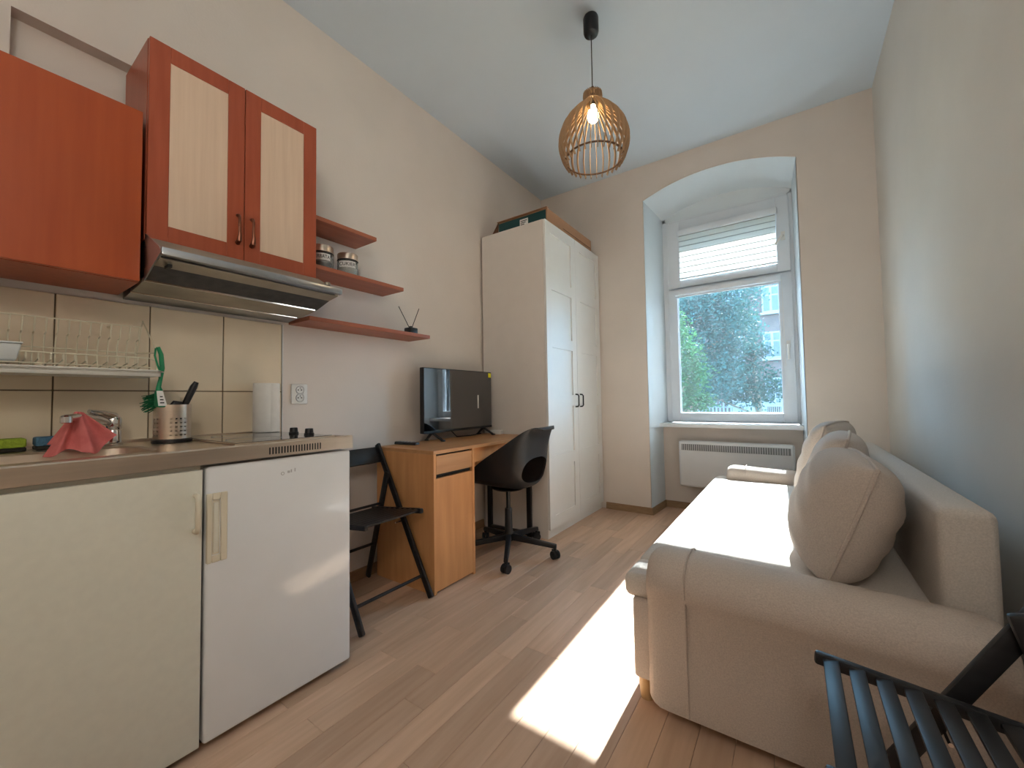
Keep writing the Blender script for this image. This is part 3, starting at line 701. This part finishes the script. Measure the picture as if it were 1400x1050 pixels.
# TV
tv = thing('television', 'black flat-screen television on splayed feet on the desk', 'television', (.14, 2.10, .75))
B(.095, .130, 1.745, 2.462, .803, 1.236).build('housing', 'black', tv, bevel=.004)
sc_ = B(.1302, .1312, 1.750, 2.457, .820, 1.231).build('screen', 'screen', tv)
B(.1302, .1325, 1.747, 2.460, .803, .819).build('lower_bezel', 'black', tv)
B(.1313, .1318, 2.422, 2.456, 1.192, 1.226).build('energy_sticker', 'yellow', tv)
B(.1313, .1318, 2.288, 2.302, .955, 1.055).build('paper_sticker', 'paper', tv)
for yy in (1.835, 2.375):
    m = MB(); m.bar((.112, yy, .806), (.200, yy + .01, .756), .018, .012); m.bar((.112, yy, .806), (.06, yy + .0, .756), .018, .012); m.box(.19, .215, yy + .0, yy + .02, .7505, .760); m.box(.05, .072, yy - .01, yy + .01, .7505, .760)
    m.build('foot', 'black', tv, bevel=.002)
cbm = MB().tube([(.098, 2.02, .86), (.085, 2.05, .80), (.09, 2.10, .757), (.12, 2.22, .7565), (.10, 2.30, .757), (.07, 2.40, .7565)], .004, 6)
cbm.build('cable', 'blackmatte', tv, smooth=True)
rm = thing('remote_control', 'black remote control lying at the near end of the desk', 'remote', (.10, 1.585, .75))
MB().prism([(-.085, .7505), (.085, .7505), (.085, .762), (.03, .768), (-.085, .766)], 'y', -.021, .021)
m = MB(); a = math.radians(8); c_, s_ = math.cos(a), math.sin(a)
P = lambda x_, y_, z_: (.125 + x_ * c_ - y_ * s_, 1.612 + x_ * s_ + y_ * c_, z_)
m.hexa([P(-.085, -.021, .7505), P(.085, -.021, .7505), P(.085, .021, .7505), P(-.085, .021, .7505), P(-.083, -.019, .768), P(.083, -.019, .766), P(.083, .019, .766), P(-.083, .019, .768)])
rb = m.build('remote_body', 'black', rm, bevel=.004)
for i_ in range(5):
    for j_ in range(3):
        q = P(-.06 + .026 * i_, -.011 + .011 * j_, .7665); B(q[0] - .004, q[0] + .004, q[1] - .003, q[1] + .003, .7655, .7695).build('button', 'greyink', rb)
bxo = thing('power_adapter', 'small white plastic box at the far end of the desk', 'adapter', (.22, 2.46, .75))
B(.14, .235, 2.420, 2.478, .7505, .782).build('case', 'white', bxo, bevel=.006); B(.2345, .236, 2.44, 2.46, .757, .775).build('face_plate', 'tub', bxo)

# ------------------------------------------------------------------ wardrobe
wdr = thing('wardrobe', 'tall white two-door panelled wardrobe in the corner', 'wardrobe', (.32, 3.004, 0))
wx0, wx1, wy0, wy1 = .020, .600, 2.504, 3.504
m = MB(); m.box(wx0, wx1, wy0, wy0 + .018, 0, 2.360); m.box(wx0, wx1, wy1 - .018, wy1, 0, 2.360); m.box(wx0, wx1 - .002, wy0 + .018, wy1 - .018, 2.342, 2.360); m.box(wx0, wx1 - .004, wy0 + .018, wy1 - .018, .062, .080); m.box(wx0, wx0 + .006, wy0 + .018, wy1 - .018, .08, 2.342)
m.build('carcass', 'wardside', wdr)
B(wx1 - .020, wx1 - .002, wy0 + .018, wy1 - .018, 0, .060).build('plinth', 'ward', wdr)
rows = [(.156, .510), (.598, .957), (1.046, 1.405), (1.489, 1.844), (1.930, 2.278)]
for k, (a, b) in enumerate(((wy0 + .001, 3.0025), (3.0055, wy1 - .001))):
    d = MB(); st = .080; xa, xb = wx1 + .002, wx1 + .020
    d.box(xa, xb, a, a + st, .066, 2.358); d.box(xa, xb, b - st, b, .066, 2.358)
    zz = [.066] + [q for r in rows for q in r] + [2.358]
    for j in range(0, len(zz), 2): d.box(xa, xb, a + st, b - st, zz[j], zz[j + 1])
    o = d.build('door', 'ward', wdr)
    for za, zb in rows: B(xa, xb - .009, a + st, b - st, za, zb).build('door_panel', 'ward', o)
    yh = b - .040 if k == 0 else a + .042
    MB().tube([(xb - .001, yh, 1.052), (xb + .020, yh, 1.050), (xb + .028, yh, 1.040), (xb + .028, yh, .962), (xb + .020, yh, .952), (xb - .001, yh, .950)], .0055, 8).build('handle', 'black', o, smooth=True)
# cardboard box on top
cbx = thing('cardboard_box', 'flat cardboard box with a teal printed end on top of the wardrobe', 'box', (.38, 3.03, 2.360))
X0, X1, Ya, Yb, Za, Zb = .115, .585, 2.605, 3.430, 2.3605, 2.492
m = MB(); m.box(X0, X1, Ya + .006, Yb, Za, Zb); m.build('carton', 'cardboard', cbx, bevel=.003, seg=1)
pe = B(X0 + .004, X1 - .012, Ya + .004, Ya + .0058, Za, Zb - .010).build('printed_end', 'teal', cbx)
B(X0 - .004, X1 + .003, Ya - .012, Ya + .02, Zb, Zb + .004).build('top_flap', 'cardboard', cbx)
B(X1 - .012, X1 + .001, Ya + .0005, Ya + .006, Za, Zb).build('corner_edge', 'cardboard', cbx)
MB().hexa([(X0, Ya - .001, Za), (X0 - .10, Ya - .001, Za), (X0 - .10, Ya + .003, Za), (X0, Ya + .003, Za), (X0 + .004, Ya - .001, Zb - .002), (X0 - .002, Ya - .001, Zb - .002), (X0 - .002, Ya + .003, Zb - .002), (X0 + .004, Ya + .003, Zb - .002)]).build('side_flap', 'carddark', cbx)
o = B(.330, .408, Ya + .003, Ya + .004, 2.380, 2.462).build('paper_label', 'paper', pe)
for k in range(3): B(.338, .398 - .012 * k, Ya + .0024, Ya + .003, 2.444 - .014 * k, 2.450 - .014 * k).build('print_line', 'ink', o)
B(X1, X1 + .0008, Ya + .26, Yb - .02, Za + .052, Za + .056).build('carton_crease', 'carddark', cbx)

# ------------------------------------------------------------------ pendant lamp
lx, ly = 1.256, 1.934
lm = thing('pendant_lamp', 'round pendant lamp of bent plywood ribs hanging from the ceiling', 'lamp', (lx, ly, 2.27))
MB().lathe([(.026, -.105), (.036, -.100), (.041, -.088), (.041, -.012), (.037, -.002), (.02, 0)], (lx, ly, Ht), 28).build('ceiling_canopy', 'black', lm, smooth=True)
MB().cyl((lx, ly, Ht - .10), (lx, ly, 2.665), .003, 8).build('cord', 'black', lm, smooth=True)
MB().lathe([(.005, .045), (.010, .04), (.010, .018), (.019, .012), (.019, -.055), (.015, -.06)], (lx, ly, 2.655), 20).build('bulb_socket', 'black', lm, smooth=True)
prof = [(.050, 2.664), (.052, 2.640), (.050, 2.612), (.078, 2.588), (.122, 2.545), (.163, 2.490), (.186, 2.425), (.187, 2.370), (.172, 2.315), (.150, 2.272)]
rib = None; NR = 30
def rib_mesh():
    m = MB(); n = 26; t = .0016; ring = []
    for i_ in range(n + 1):
        r, z = crom(prof, i_ / n); r2, z2 = crom(prof, min(1, i_ / n + .01)); r1, z1 = crom(prof, max(0, i_ / n - .01))
        tx, tz = r2 - r1, z2 - z1; L_ = math.hypot(tx, tz); nx, nz = tz / L_, -tx / L_     # points inwards
        if nx > 0: nx, nz = -nx, -nz
        w = .013 + .006 * math.sin(PI * min(1, i_ / n * 1.2))
        if i_ / n < .22: w = .014
        if i_ / n > .85: w = .012
        ring.append([(r, -t, z), (r, t, z), (r + nx * w, t, z + nz * w), (r + nx * w, -t, z + nz * w)])
    vs_ = [p for q in ring for p in q]; fs_ = [(3, 2, 1, 0), (4 * n, 4 * n + 1, 4 * n + 2, 4 * n + 3)]
    for i_ in range(n):
        for k in range(4): l = (k + 1) % 4; fs_.append((4 * i_ + k, 4 * i_ + l, 4 * i_ + 4 + l, 4 * i_ + 4 + k))
    return m.add(vs_, fs_)
for k in range(NR):
    if rib is None:
        mb = rib_mesh(); mb.v = [(p[0], p[1], p[2] - 2.27) for p in mb.v]
        rib = mb.build('rib', 'ply', lm, local=True); o = rib
    else:
        o = rib.copy(); COL.objects.link(o); o.parent = lm
    o.rotation_euler = (0, 0, 2 * PI * k / NR)
def ringb(n, r, z, w, h, mt): MB().lathe([(r - w, z - h), (r, z - h), (r, z + h), (r - w, z + h), (r - w, z - h)], (lx, ly, 0), 48, cap=False).build(n, mt, lm)
ringb('bottom_ring', .156, 2.300, .010, .0022, 'plyedge'); ringb('collar_ring', .052, 2.614, .014, .002, 'ply'); ringb('top_ring', .050, 2.655, .034, .002, 'ply')
MB().lathe([(.004, -.062), (.016, -.056), (.026, -.044), (.031, -.028), (.029, -.010), (.022, .008), (.014, .022), (.013, .036)], (lx, ly, 2.560), 24).build('bulb', 'bulb', lm, smooth=True)
pl = bpy.data.lights.new('bulb_light', 'POINT'); plo = bpy.data.objects.new('bulb_light', pl); COL.objects.link(plo)
pl.energy = 1.1; pl.color = (1.0, 0.72, 0.42); pl.shadow_soft_size = .03; plo.parent = lm; plo.location = (0, 0, 2.478 - 2.27)

# opal globe added out of view behind the viewer to brighten the kitchen side
fillg = thing('fill_globe', 'lit opal globe added unseen on the right wall behind the viewer', 'lamp', (2.6, -.62, 1.95))
MB().cyl((2.599, -.62, 2.0), (2.575, -.62, 2.0), .055, 24).build('back_plate', 'white', fillg, smooth=True)
MB().tube([(2.577, -.62, 2.0), (2.41, -.62, 1.985), (2.37, -.62, 2.02)], .012, 10).build('arm', 'white', fillg, smooth=True)
MB().lathe([(.20 * math.sin(PI * k / 16) + .002, -.20 * math.cos(PI * k / 16)) for k in range(17)], (2.37, -.62, 2.21), 32).build('globe', 'fill', fillg, smooth=True)

# ------------------------------------------------------------------ swivel chair
oc_ = thing('swivel_chair', 'black moulded shell swivel chair on castors at the desk', 'chair', (.505, 2.145, 0), PI + .05)
CEN = [(.235, .462), (.15, .466), (.02, .452), (-.12, .450), (-.192, .475), (-.216, .55), (-.220, .66), (-.236, .76), (-.262, .822), (-.290, .842), (-.316, .826)]
EDG = [(.225, .480), (.190, .522), (.11, .588), (.02, .650), (-.06, .700), (-.13, .745), (-.185, .785), (-.228, .816), (-.262, .836), (-.290, .842), (-.314, .828)]
WID = [(.185,), (.212,), (.225,), (.232,), (.232,), (.226,), (.212,), (.188,), (.155,), (.118,), (.075,)]
def shellf(u, v):
    s = 2 * u - 1; c = crom(CEN, v); e_ = crom(EDG, v); w = crom(WID, v)[0]; b = abs(s) ** 2.6
    lat = w * math.sin(s * PI / 2 * .93) / math.sin(PI / 2 * .93)
    return (c[0] + (e_[0] - c[0]) * b, lat, c[1] + (e_[1] - c[1]) * b)
sh = MB().grid(shellf, 44, 60).build('seat_shell', 'shell', oc_, local=True, solid=.007, smooth=True)
def cut(o, cm):
    c = cm.build('cutter', 'shell', None, local=True)
    o.parent = None; lm_ = o.modifiers.new('cut', 'BOOLEAN'); lm_.operation = 'DIFFERENCE'; lm_.object = c; lm_.solver = 'EXACT'
    bpy.context.view_layer.update(); dg = bpy.context.evaluated_depsgraph_get()
    me = bpy.data.meshes.new_from_object(o.evaluated_get(dg)); o.modifiers.clear(); o.data = me
    for p in me.polygons: p.use_smooth = True
    me.set_sharp_from_angle(angle=math.radians(50)); bpy.data.objects.remove(c); o.parent = oc_
cm = MB(); nn = 40
ell = [(.158 * math.copysign(abs(math.cos(2 * PI * k / nn)) ** .8, math.cos(2 * PI * k / nn)), .568 + .078 * math.copysign(abs(math.sin(2 * PI * k / nn)) ** .8, math.sin(2 * PI * k / nn))) for k in range(nn)]
cm.prism(ell, 'x', -.45, -.135); cut(sh, cm)
MB().lathe([(.10, .424), (.11, .432), (.10, .440)], (0, 0, 0), 24).build('seat_mount', 'black', oc_, local=True, smooth=True)
MB().bar((.03, -.08, .428), (.03, -.22, .420), .016, .006).build('height_lever', 'black', oc_, local=True)
MB().lathe([(.014, .26), (.014, .43)], (0, 0, 0), 16).build('gas_lift', 'chrome', oc_, local=True, smooth=True).data.materials[0] = M['black']
MB().lathe([(.030, .085), (.030, .14), (.026, .15), (.024, .29), (.021, .296)], (0, 0, 0), 20).build('column', 'black', oc_, local=True, smooth=True)
A0 = -(PI + .05)
for k in range(5):
    a = A0 + math.radians(-58 + 72 * k); ca, sa = math.cos(a), math.sin(a)
    arm = MB(); t = Vector((-sa, ca, 0)); d = Vector((ca, sa, 0)); up_ = Vector((0, 0, 1))
    def cs(r, hw, z0_, z1_): return [d * r - t * hw + up_ * z0_, d * r + t * hw + up_ * z0_, d * r + t * hw * .8 + up_ * z1_, d * r - t * hw * .8 + up_ * z1_]
    arm.hexa(cs(.018, .020, .092, .132) + cs(.325, .014, .066, .092))
    lo = arm.build('base_arm', 'black', oc_, local=True, bevel=.004)
    m = MB(); c = d * .315; ax = (t * .8 + d * .6).normalized()
    for sgn in (-1, 1): m.tube([c + ax * sgn * .006 + up_ * .026, c + ax * sgn * .022 + up_ * .026], .026, 18)
    m.tube([c + up_ * .03, c + up_ * .072], .010, 10); m.bar(c + ax * -.008 + up_ * .048, c + ax * .008 + up_ * .048, .05, .016)
    m.build('castor', 'blackmatte', lo, local=True, smooth=True)

# ------------------------------------------------------------------ folding chairs
def folding_chair(loc, rz, lab):
    # local: +X front, width along Y
    t = thing('folding_chair', lab, 'chair', loc, rz, 'black slatted folding chairs')
    hw = .212
    for s_ in (-1, 1):
        y_ = s_ * (hw - .009)
        MB().bar((.262, y_, .004), (-.176, y_, .770), .018, .036, (1, 0, 0)).build('long_leg', 'blackwood', t, local=True, bevel=.006)
        y2 = s_ * (hw - .031)
        MB().bar((-.235, y2, .004), (-.060, y2, .640 - .02), .018, .034, (1, 0, 0)).build('short_leg', 'blackwood', t, local=True, bevel=.006)
        y3 = s_ * (hw - .046)
        MB().bar((.240, y3, .452), (-.170, y3, .408), .020, .026, (0, 0, 1)).build('seat_rail', 'blackwood', t, local=True, bevel=.006)
    for k in range(9):
        xx = .212 - .0415 * k; zz = .452 - (.240 - xx) * .1073 + .004
        MB().bar((xx, -.159, zz), (xx, .159, zz), .027, .010, (0.107, 0, 1)).build('seat_slat', 'blackwood', t, local=True, bevel=.002)
    MB().bar((-.150, -hw + .02, .712), (-.150, hw - .02, .712), .014, .095, (-.50, 0, .87)).build('backrest_board', 'blackwood', t, local=True, bevel=.004)
    MB().cyl((.200, -hw + .012, .105), (.200, hw - .012, .105), .008, 10).build('cross_rod', 'blackwood', t, local=True, smooth=True)
    MB().cyl((-.180, -hw + .04, .205), (-.180, hw - .04, .205), .008, 10).build('cross_rod', 'blackwood', t, local=True, smooth=True)
    MB().cyl((-.072, -hw + .012, .575), (-.072, hw - .012, .575), .006, 10).build('pivot_rod', 'blackwood', t, local=True, smooth=True) if False else None
    MB().cyl((-.115, -hw + .04, .442), (-.115, hw - .04, .442), .007, 10).build('cross_rod', 'blackwood', t, local=True, smooth=True)
    for s_ in (-1, 1):
        for (xx, zz) in ((.040, .362),): MB().cyl((xx, s_ * (hw + .002), zz), (xx, s_ * (hw - .055), zz), .004, 8).build('bolt', 'chrome', t, local=True)
    return t
folding_chair((.262, 1.222, 0), 0, 'black folding chair squeezed between the fridge and the desk')
folding_chair((2.345, .873, 0), PI, 'black folding chair in the foreground beside the sofa arm')

# ------------------------------------------------------------------ sofa
sf = thing('sofa', 'beige fabric sofa bed with rolled arms along the right wall', 'sofa', (2.06, 2.33, 0))
YS0, YS1 = 1.252, 3.420
m = MB(); m.box(1.618, 1.700, 1.296, 3.376, .085, .348); m.box(1.690, 2.420, 1.470, 3.200, .085, .340)
m.build('base', 'fabric', sf, bevel=.012, seg=3)
def puff(x0_, x1_, y0_, y1_, z0_, z1_, r, name, bulge=0.0, par=None, mt='fabric'):
    mb = B(x0_, x1_, y0_, y1_, z0_, z1_); return mb.build(name, mt, par or sf, bevel=r, seg=4)
puff(1.588, 2.400, 1.462, 3.205, .342, .424, .026, 'seat_cushion', mt='fabric2')
puff(1.588, 1.700, 1.300, 1.470, .342, .420, .024, 'seat_wing', mt='fabric2'); puff(1.588, 1.700, 3.198, 3.372, .342, .420, .024, 'seat_wing', mt='fabric2')
puff(2.388, 2.500, 1.452, 3.300, .300, .716, .026, 'backrest', mt='fabric2')
B(2.30, 2.500, 1.46, 3.29, .085, .42).build('back_base', 'fabric', sf, bevel=.01)
def sofa_arm(yo, yi):
    # section in (y,z): flat outer panel, rolled top; yo outer, yi inner
    s = 1 if yi > yo else -1
    sec = []
    def sct(k): return k
    top = .512; w = abs(yi - yo)
    pts = [(0.006, .045), (0.004, .20), (0.004, .385), (-.006, .402), (-.012, .430), (-.004, .468), (.030, .500), (.075, top), (.125, top), (.172, .500), (.203, .470), (.208, .43), (.206, .40), (.206, .045)]
    def body(xa, xb, slope, inset):
        mb = MB(); n = len(pts); N_ = 10; vs_ = []
        for i_ in range(N_ + 1):
            x_ = xa + (xb - xa) * i_ / N_
            ed = min(1, (x_ - xa) / .05); ed = math.sqrt(max(0, 1 - (1 - ed) ** 2)); ed = .80 + .20 * ed
            for (a, z) in pts:
                ac = .103 + (a - .103) * ed; zc = z if z < .1 else .045 + (z - .045) * (.94 + .06 * (ed - .8) / .2)
                zc -= slope * (x_ - xa) * (1 if z > .3 else 0)
                vs_.append((x_, yo + s * ac, zc))
        fs_ = [tuple(range(n)), tuple(N_ * n + k for k in range(n - 1, -1, -1))]
        for i_ in range(N_):
            for k in range(n): l = (k + 1) % n; fs_.append((i_ * n + k, i_ * n + l, (i_ + 1) * n + l, (i_ + 1) * n + k))
        return mb.add(vs_, fs_)
    # finer front rounding: x samples are uneven
    mb = MB(); n = len(pts); xs = [1.672, 1.675, 1.682, 1.694, 1.712, 1.740, 1.79, 1.95, 2.15, 2.35, 2.44, 2.465, 2.472]; vs_ = []
    for x_ in xs:
        q = min(1, (x_ - 1.672) / .055); e1 = math.sqrt(max(0, 1 - (1 - q) ** 2)); q2 = min(1, (2.472 - x_) / .03); e2 = math.sqrt(max(0, 1 - (1 - q2) ** 2))
        ed = (.66 + .34 * e1) * (.80 + .20 * e2)
        for (a, z) in pts:
            ac = .103 + (a - .103) * ed
            lift = (1 - e1) * .035 + (1 - e2) * .02
            zc = z - lift * (1 if z > .39 else 0) + (lift * .8 if z < .1 else 0)
            if z > .3: zc -= .030 * (x_ - 1.672) / .8
            vs_.append((x_, yo + s * ac, zc))
    fs_ = [tuple(range(n)), tuple((len(xs) - 1) * n + k for k in range(n - 1, -1, -1))]
    for i_ in range(len(xs) - 1):
        for k in range(n): l = (k + 1) % n; fs_.append((i_ * n + k, i_ * n + l, (i_ + 1) * n + l, (i_ + 1) * n + k))
    o = mb.add(vs_, fs_).build('armrest', 'fabric', sf, smooth=60)
    yp = yo + s * .003
    MB().tube([(1.795, yp, .050), (1.795, yp, .20), (1.795, yp, .385), (1.80, yp - s * .004, .397), (2.1, yp - s * .004, .386), (2.44, yp - s * .004, .372)], .0042, 8).build('piping', 'fabric', o, smooth=True)
    MB().tube([(1.795, yo + s * a, z + .002) for a, z in pts[3:11]], .0030, 8).build('piping', 'fabric', o, smooth=True)
    return o
sofa_arm(YS0, 1.46); sofa_arm(YS1, 3.21)
for (xx, yy) in ((1.645, 1.350), (1.645, 3.32), (2.44, 1.40), (2.44, 3.30)):
    MB().lathe([(.022, 0), (.030, .090)], (xx, yy, 0), 20).build('leg', 'pinewood', sf, smooth=True)

# back cushions
def cushion(yc, hw, hh, th, xb, zb, lean, yawr, lab, tilt=0.0):
    # local: width along Y, height along Z, thickness along X
    t = thing('sofa_cushion', lab, 'cushion', (xb, yc, zb), yawr, 'loose back cushions on the sofa')
    cl_, sl_ = math.cos(lean), math.sin(lean); ct, st_ = math.cos(tilt), math.sin(tilt)
    def loc(x_, y_, z_):
        y2 = y_ * ct - z_ * st_; z2 = y_ * st_ + z_ * ct
        return (x_ * cl_ + (z2 + hh) * sl_, y2, hh + z2 * cl_ - x_ * sl_ - hh * (1 - cl_))
    def side(sg):
        def f(u, v):
            a, b = 2 * u - 1, 2 * v - 1
            a = math.sin(a * PI / 2); b = math.sin(b * PI / 2)
            k = (max(0, 1 - abs(a) ** 3.2) * max(0, 1 - abs(b) ** 3.0)) ** .42
            wr = .006 * math.sin(9 * a + 4 * b) * (1 - k) + .004 * math.sin(13 * b - 5 * a)
            y_ = a * hw * (1 - .05 * (1 - abs(b)) ** 0 * b * b); z_ = b * hh * (1 - .06 * a * a)
            return loc(sg * (th * k + wr * k), y_, z_)
        return f
    mb = MB(); mb.grid(side(1), 30, 30); mb.grid(side(-1), 30, 30)
    o = mb.build('cover', 'fabric', t, local=True, smooth=70, weld=True)
    ring = []; n = 24
    for k in range(n): ring.append((-1 + 2 * k / n, -1))
    for k in range(n): ring.append((1, -1 + 2 * k / n))
    for k in range(n): ring.append((1 - 2 * k / n, 1))
    for k in range(n): ring.append((-1, 1 - 2 * k / n))
    pts = [loc(0, a * hw * (1 - .05 * b * b) * 1.004, b * hh * (1 - .06 * a * a) * 1.004) for a, b in [(math.sin(p * PI / 2), math.sin(q * PI / 2)) for p, q in ring]]
    MB().tube(pts, .0068, 8, closed=True).build('piping', 'fabric', o, local=True, smooth=True)
cushion(1.785, .300, .200, .132, 2.138, .430, .36, .02, 'nearest plump beige sofa cushion against the backrest')
cushion(2.360, .265, .215, .105, 2.160, .430, .32, -.10, 'middle beige sofa cushion wedged between the other two')
cushion(2.880, .255, .225, .095, 2.170, .430, .28, -.28, 'farthest beige sofa cushion next to the window end')

# ------------------------------------------------------------------ outside
gd = B(-40, 40, -40, 60, -1.2, -.9).build('garden_ground', 'lawn'); tag(gd, 'shady garden ground outside the window', 'ground', kind='structure')
bld = thing('brick_building', 'brick apartment house with white windows across the garden', 'building', (2, 31, -.9))
B(-16, 16, 30, 38, -.9, 10.5).build('wall', 'brick', bld)
B(-16.2, 16.2, 29.8, 38.2, 10.5, 10.9).build('cornice', 'farwhite', bld)
def fwin(xc, zc, w, h):
    o = B(xc - w / 2, xc + w / 2, 29.90, 29.99, zc - h / 2, zc + h / 2).build('window', 'farwhite', bld)
    for sx in (-1, 1):
        for (za, zb) in ((-.44, .12), (.18, .44)): B(xc + sx * w * .24 - w * .17, xc + sx * w * .24 + w * .17, 29.87, 29.90, zc + h * za, zc + h * zb).build('pane', 'farglass', o)
    B(xc - w * .6, xc + w * .6, 29.82, 29.99, zc - h / 2 - .15, zc - h / 2 - .02).build('sill', 'farwhite', o)
for xc in (-9.1, -6.2, -3.6, -.9, 1.17, 4.0, 7.0):
    for zc in (1.3, 4.2, 7.1): fwin(xc, zc, .95, 1.65)
gt = thing('garden_gate', 'white barred metal gate at the foot of the brick house', 'gate', (1.17, 27.5, -.9))
m = MB(); gx0, gx1 = .80, 1.62
m.box(gx0, gx0 + .06, 27.5, 27.56, -.9, 1.65); m.box(gx1 - .06, gx1, 27.5, 27.56, -.9, 1.65); m.box(gx0, gx1, 27.5, 27.56, 1.59, 1.65); m.box(gx0, gx1, 27.5, 27.56, .80, .86)
m.build('gate_frame', 'farwhite', gt)
for k in range(7): B(gx0 + .10 + k * .1, gx0 + .125 + k * .1, 27.51, 27.54, -.85, 1.6).build('bar', 'farwhite', gt)
lw = B(-.9, .78, 27.5, 27.7, -.9, .95).build('garden_wall', 'farwhite'); tag(lw, 'low pale garden wall beside the barred gate', 'wall')
fn = thing('garden_fence', 'pale picket fence at the left foot of the garden trees', 'fence', (-3, 22, -.9))
for k in range(40): B(-6 + k * .16, -5.93 + k * .16, 22, 22.03, -.9, .75).build('picket', 'farwhite', fn)
B(-6, .4, 22.03, 22.07, .45, .52).build('fence_rail', 'farwhite', fn)

def tree(name, lab, x_, y_, z0, h, blobs, mt, nleaf, ls, trunk_r=.12, tm='bark', group=None):
    t = thing(name, lab, 'tree', (x_, y_, z0), 0, group)
    MB().tube([(x_, y_, z0), (x_ + .1, y_, z0 + h * .3), (x_ - .05, y_ + .1, z0 + h * .65), (x_ + .05, y_, z0 + h * .95)], [trunk_r, trunk_r * .85, trunk_r * .6, trunk_r * .2], 10).build('trunk', tm, t, smooth=True)
    m = MB()
    for (bx_, by_, bz_, rr) in blobs:
        m.tube([(x_, y_, bz_ - rr * .9), (x_ + (bx_ - x_) * .6, y_ + (by_ - y_) * .6, bz_ - rr * .3), (bx_, by_, bz_ + rr * .2)], [.05, .03, .012], 6)
    m.build('branches', tm, t, smooth=True)
    rnd = random.Random(hash(lab) % 1000 if False else len(lab) * 7 + int(abs(x_) * 10)); vs_ = []; fs_ = []
    tot = sum(b[3] ** 2 for b in blobs)
    for (bx_, by_, bz_, rr) in blobs:
        # leaves in twig clusters
        nn_ = int(nleaf * rr * rr / tot / 9)
        for _ in range(nn_):
            d = Vector((rnd.gauss(0, 1), rnd.gauss(0, 1), rnd.gauss(0, 1))).normalized() * rr * (rnd.random() ** .4)
            cc = Vector((bx_, by_, bz_)) + Vector((d.x, d.y, d.z * .8))
            for _k in range(9):
                p = cc + Vector((rnd.gauss(0, 1), rnd.gauss(0, 1), rnd.gauss(0, 1))) * ls * 1.5
                a = Vector((rnd.gauss(0, 1), rnd.gauss(0, 1), rnd.gauss(0, .6))).normalized() * ls * rnd.uniform(.6, 1.2)
                b = a.cross(Vector((rnd.gauss(0, 1), rnd.gauss(0, 1), rnd.gauss(0, 1)))).normalized() * ls * .42
                o = len(vs_); vs_ += [p - a, p + b, p + a, p - b]; fs_.append((o, o + 1, o + 2, o + 3))
    fo = MB().add(vs_, fs_).build('foliage', mt, t); fo['kind'] = 'stuff'
tree('garden_tree', 'large blue-green tree filling the middle of the window view', -.8, 15, -.9, 6.0,
     [(-.6, 15, 3.3, 1.4), (.55, 15.2, 3.1, .9), (-1.4, 14.8, 4.0, 1.2), (.4, 15, 4.5, 1.2), (-.3, 15.1, 1.7, 1.2), (-2.0, 15, 2.6, .9)], 'leaf1', 15000, .075, .14, 'bark', 'trees outside the window')
tree('garden_tree', 'deep green tree low behind the window centre', .9, 19, -.9, 4.5,
     [(.6, 19, 1.5, 1.3), (-.6, 19.3, 2.3, 1.3), (.9, 19, 2.9, .6), (-1.6, 19, 1.3, 1.2), (0.2, 19, 4.2, .9)], 'leaf3', 10000, .09, .12, 'bark', 'trees outside the window')
tree('garden_bush', 'bright green bush at the left edge of the window view', .05, 9.5, -.9, 3.2,
     [(.0, 9.5, 2.0, .55), (.25, 9.4, 1.45, .45), (-.1, 9.6, 1.0, .5), (.35, 9.5, .85, .35), (-.25, 9.5, 2.6, .5)], 'leaf2', 5500, .05, .05, 'bark', 'trees outside the window')
tree('garden_tree', 'tall pale-trunked tree at the upper left of the window', -2.0, 18, -.9, 7.5,
     [(-2.2, 18, 5.2, 1.3), (-1.2, 18.2, 5.6, 1.0), (-3.2, 18, 4.0, 1.3), (-2.6, 18, 2.4, 1.2), (-.2, 18, 5.9, .9)], 'leaf1', 10000, .085, .13, 'bark', 'trees outside the window')
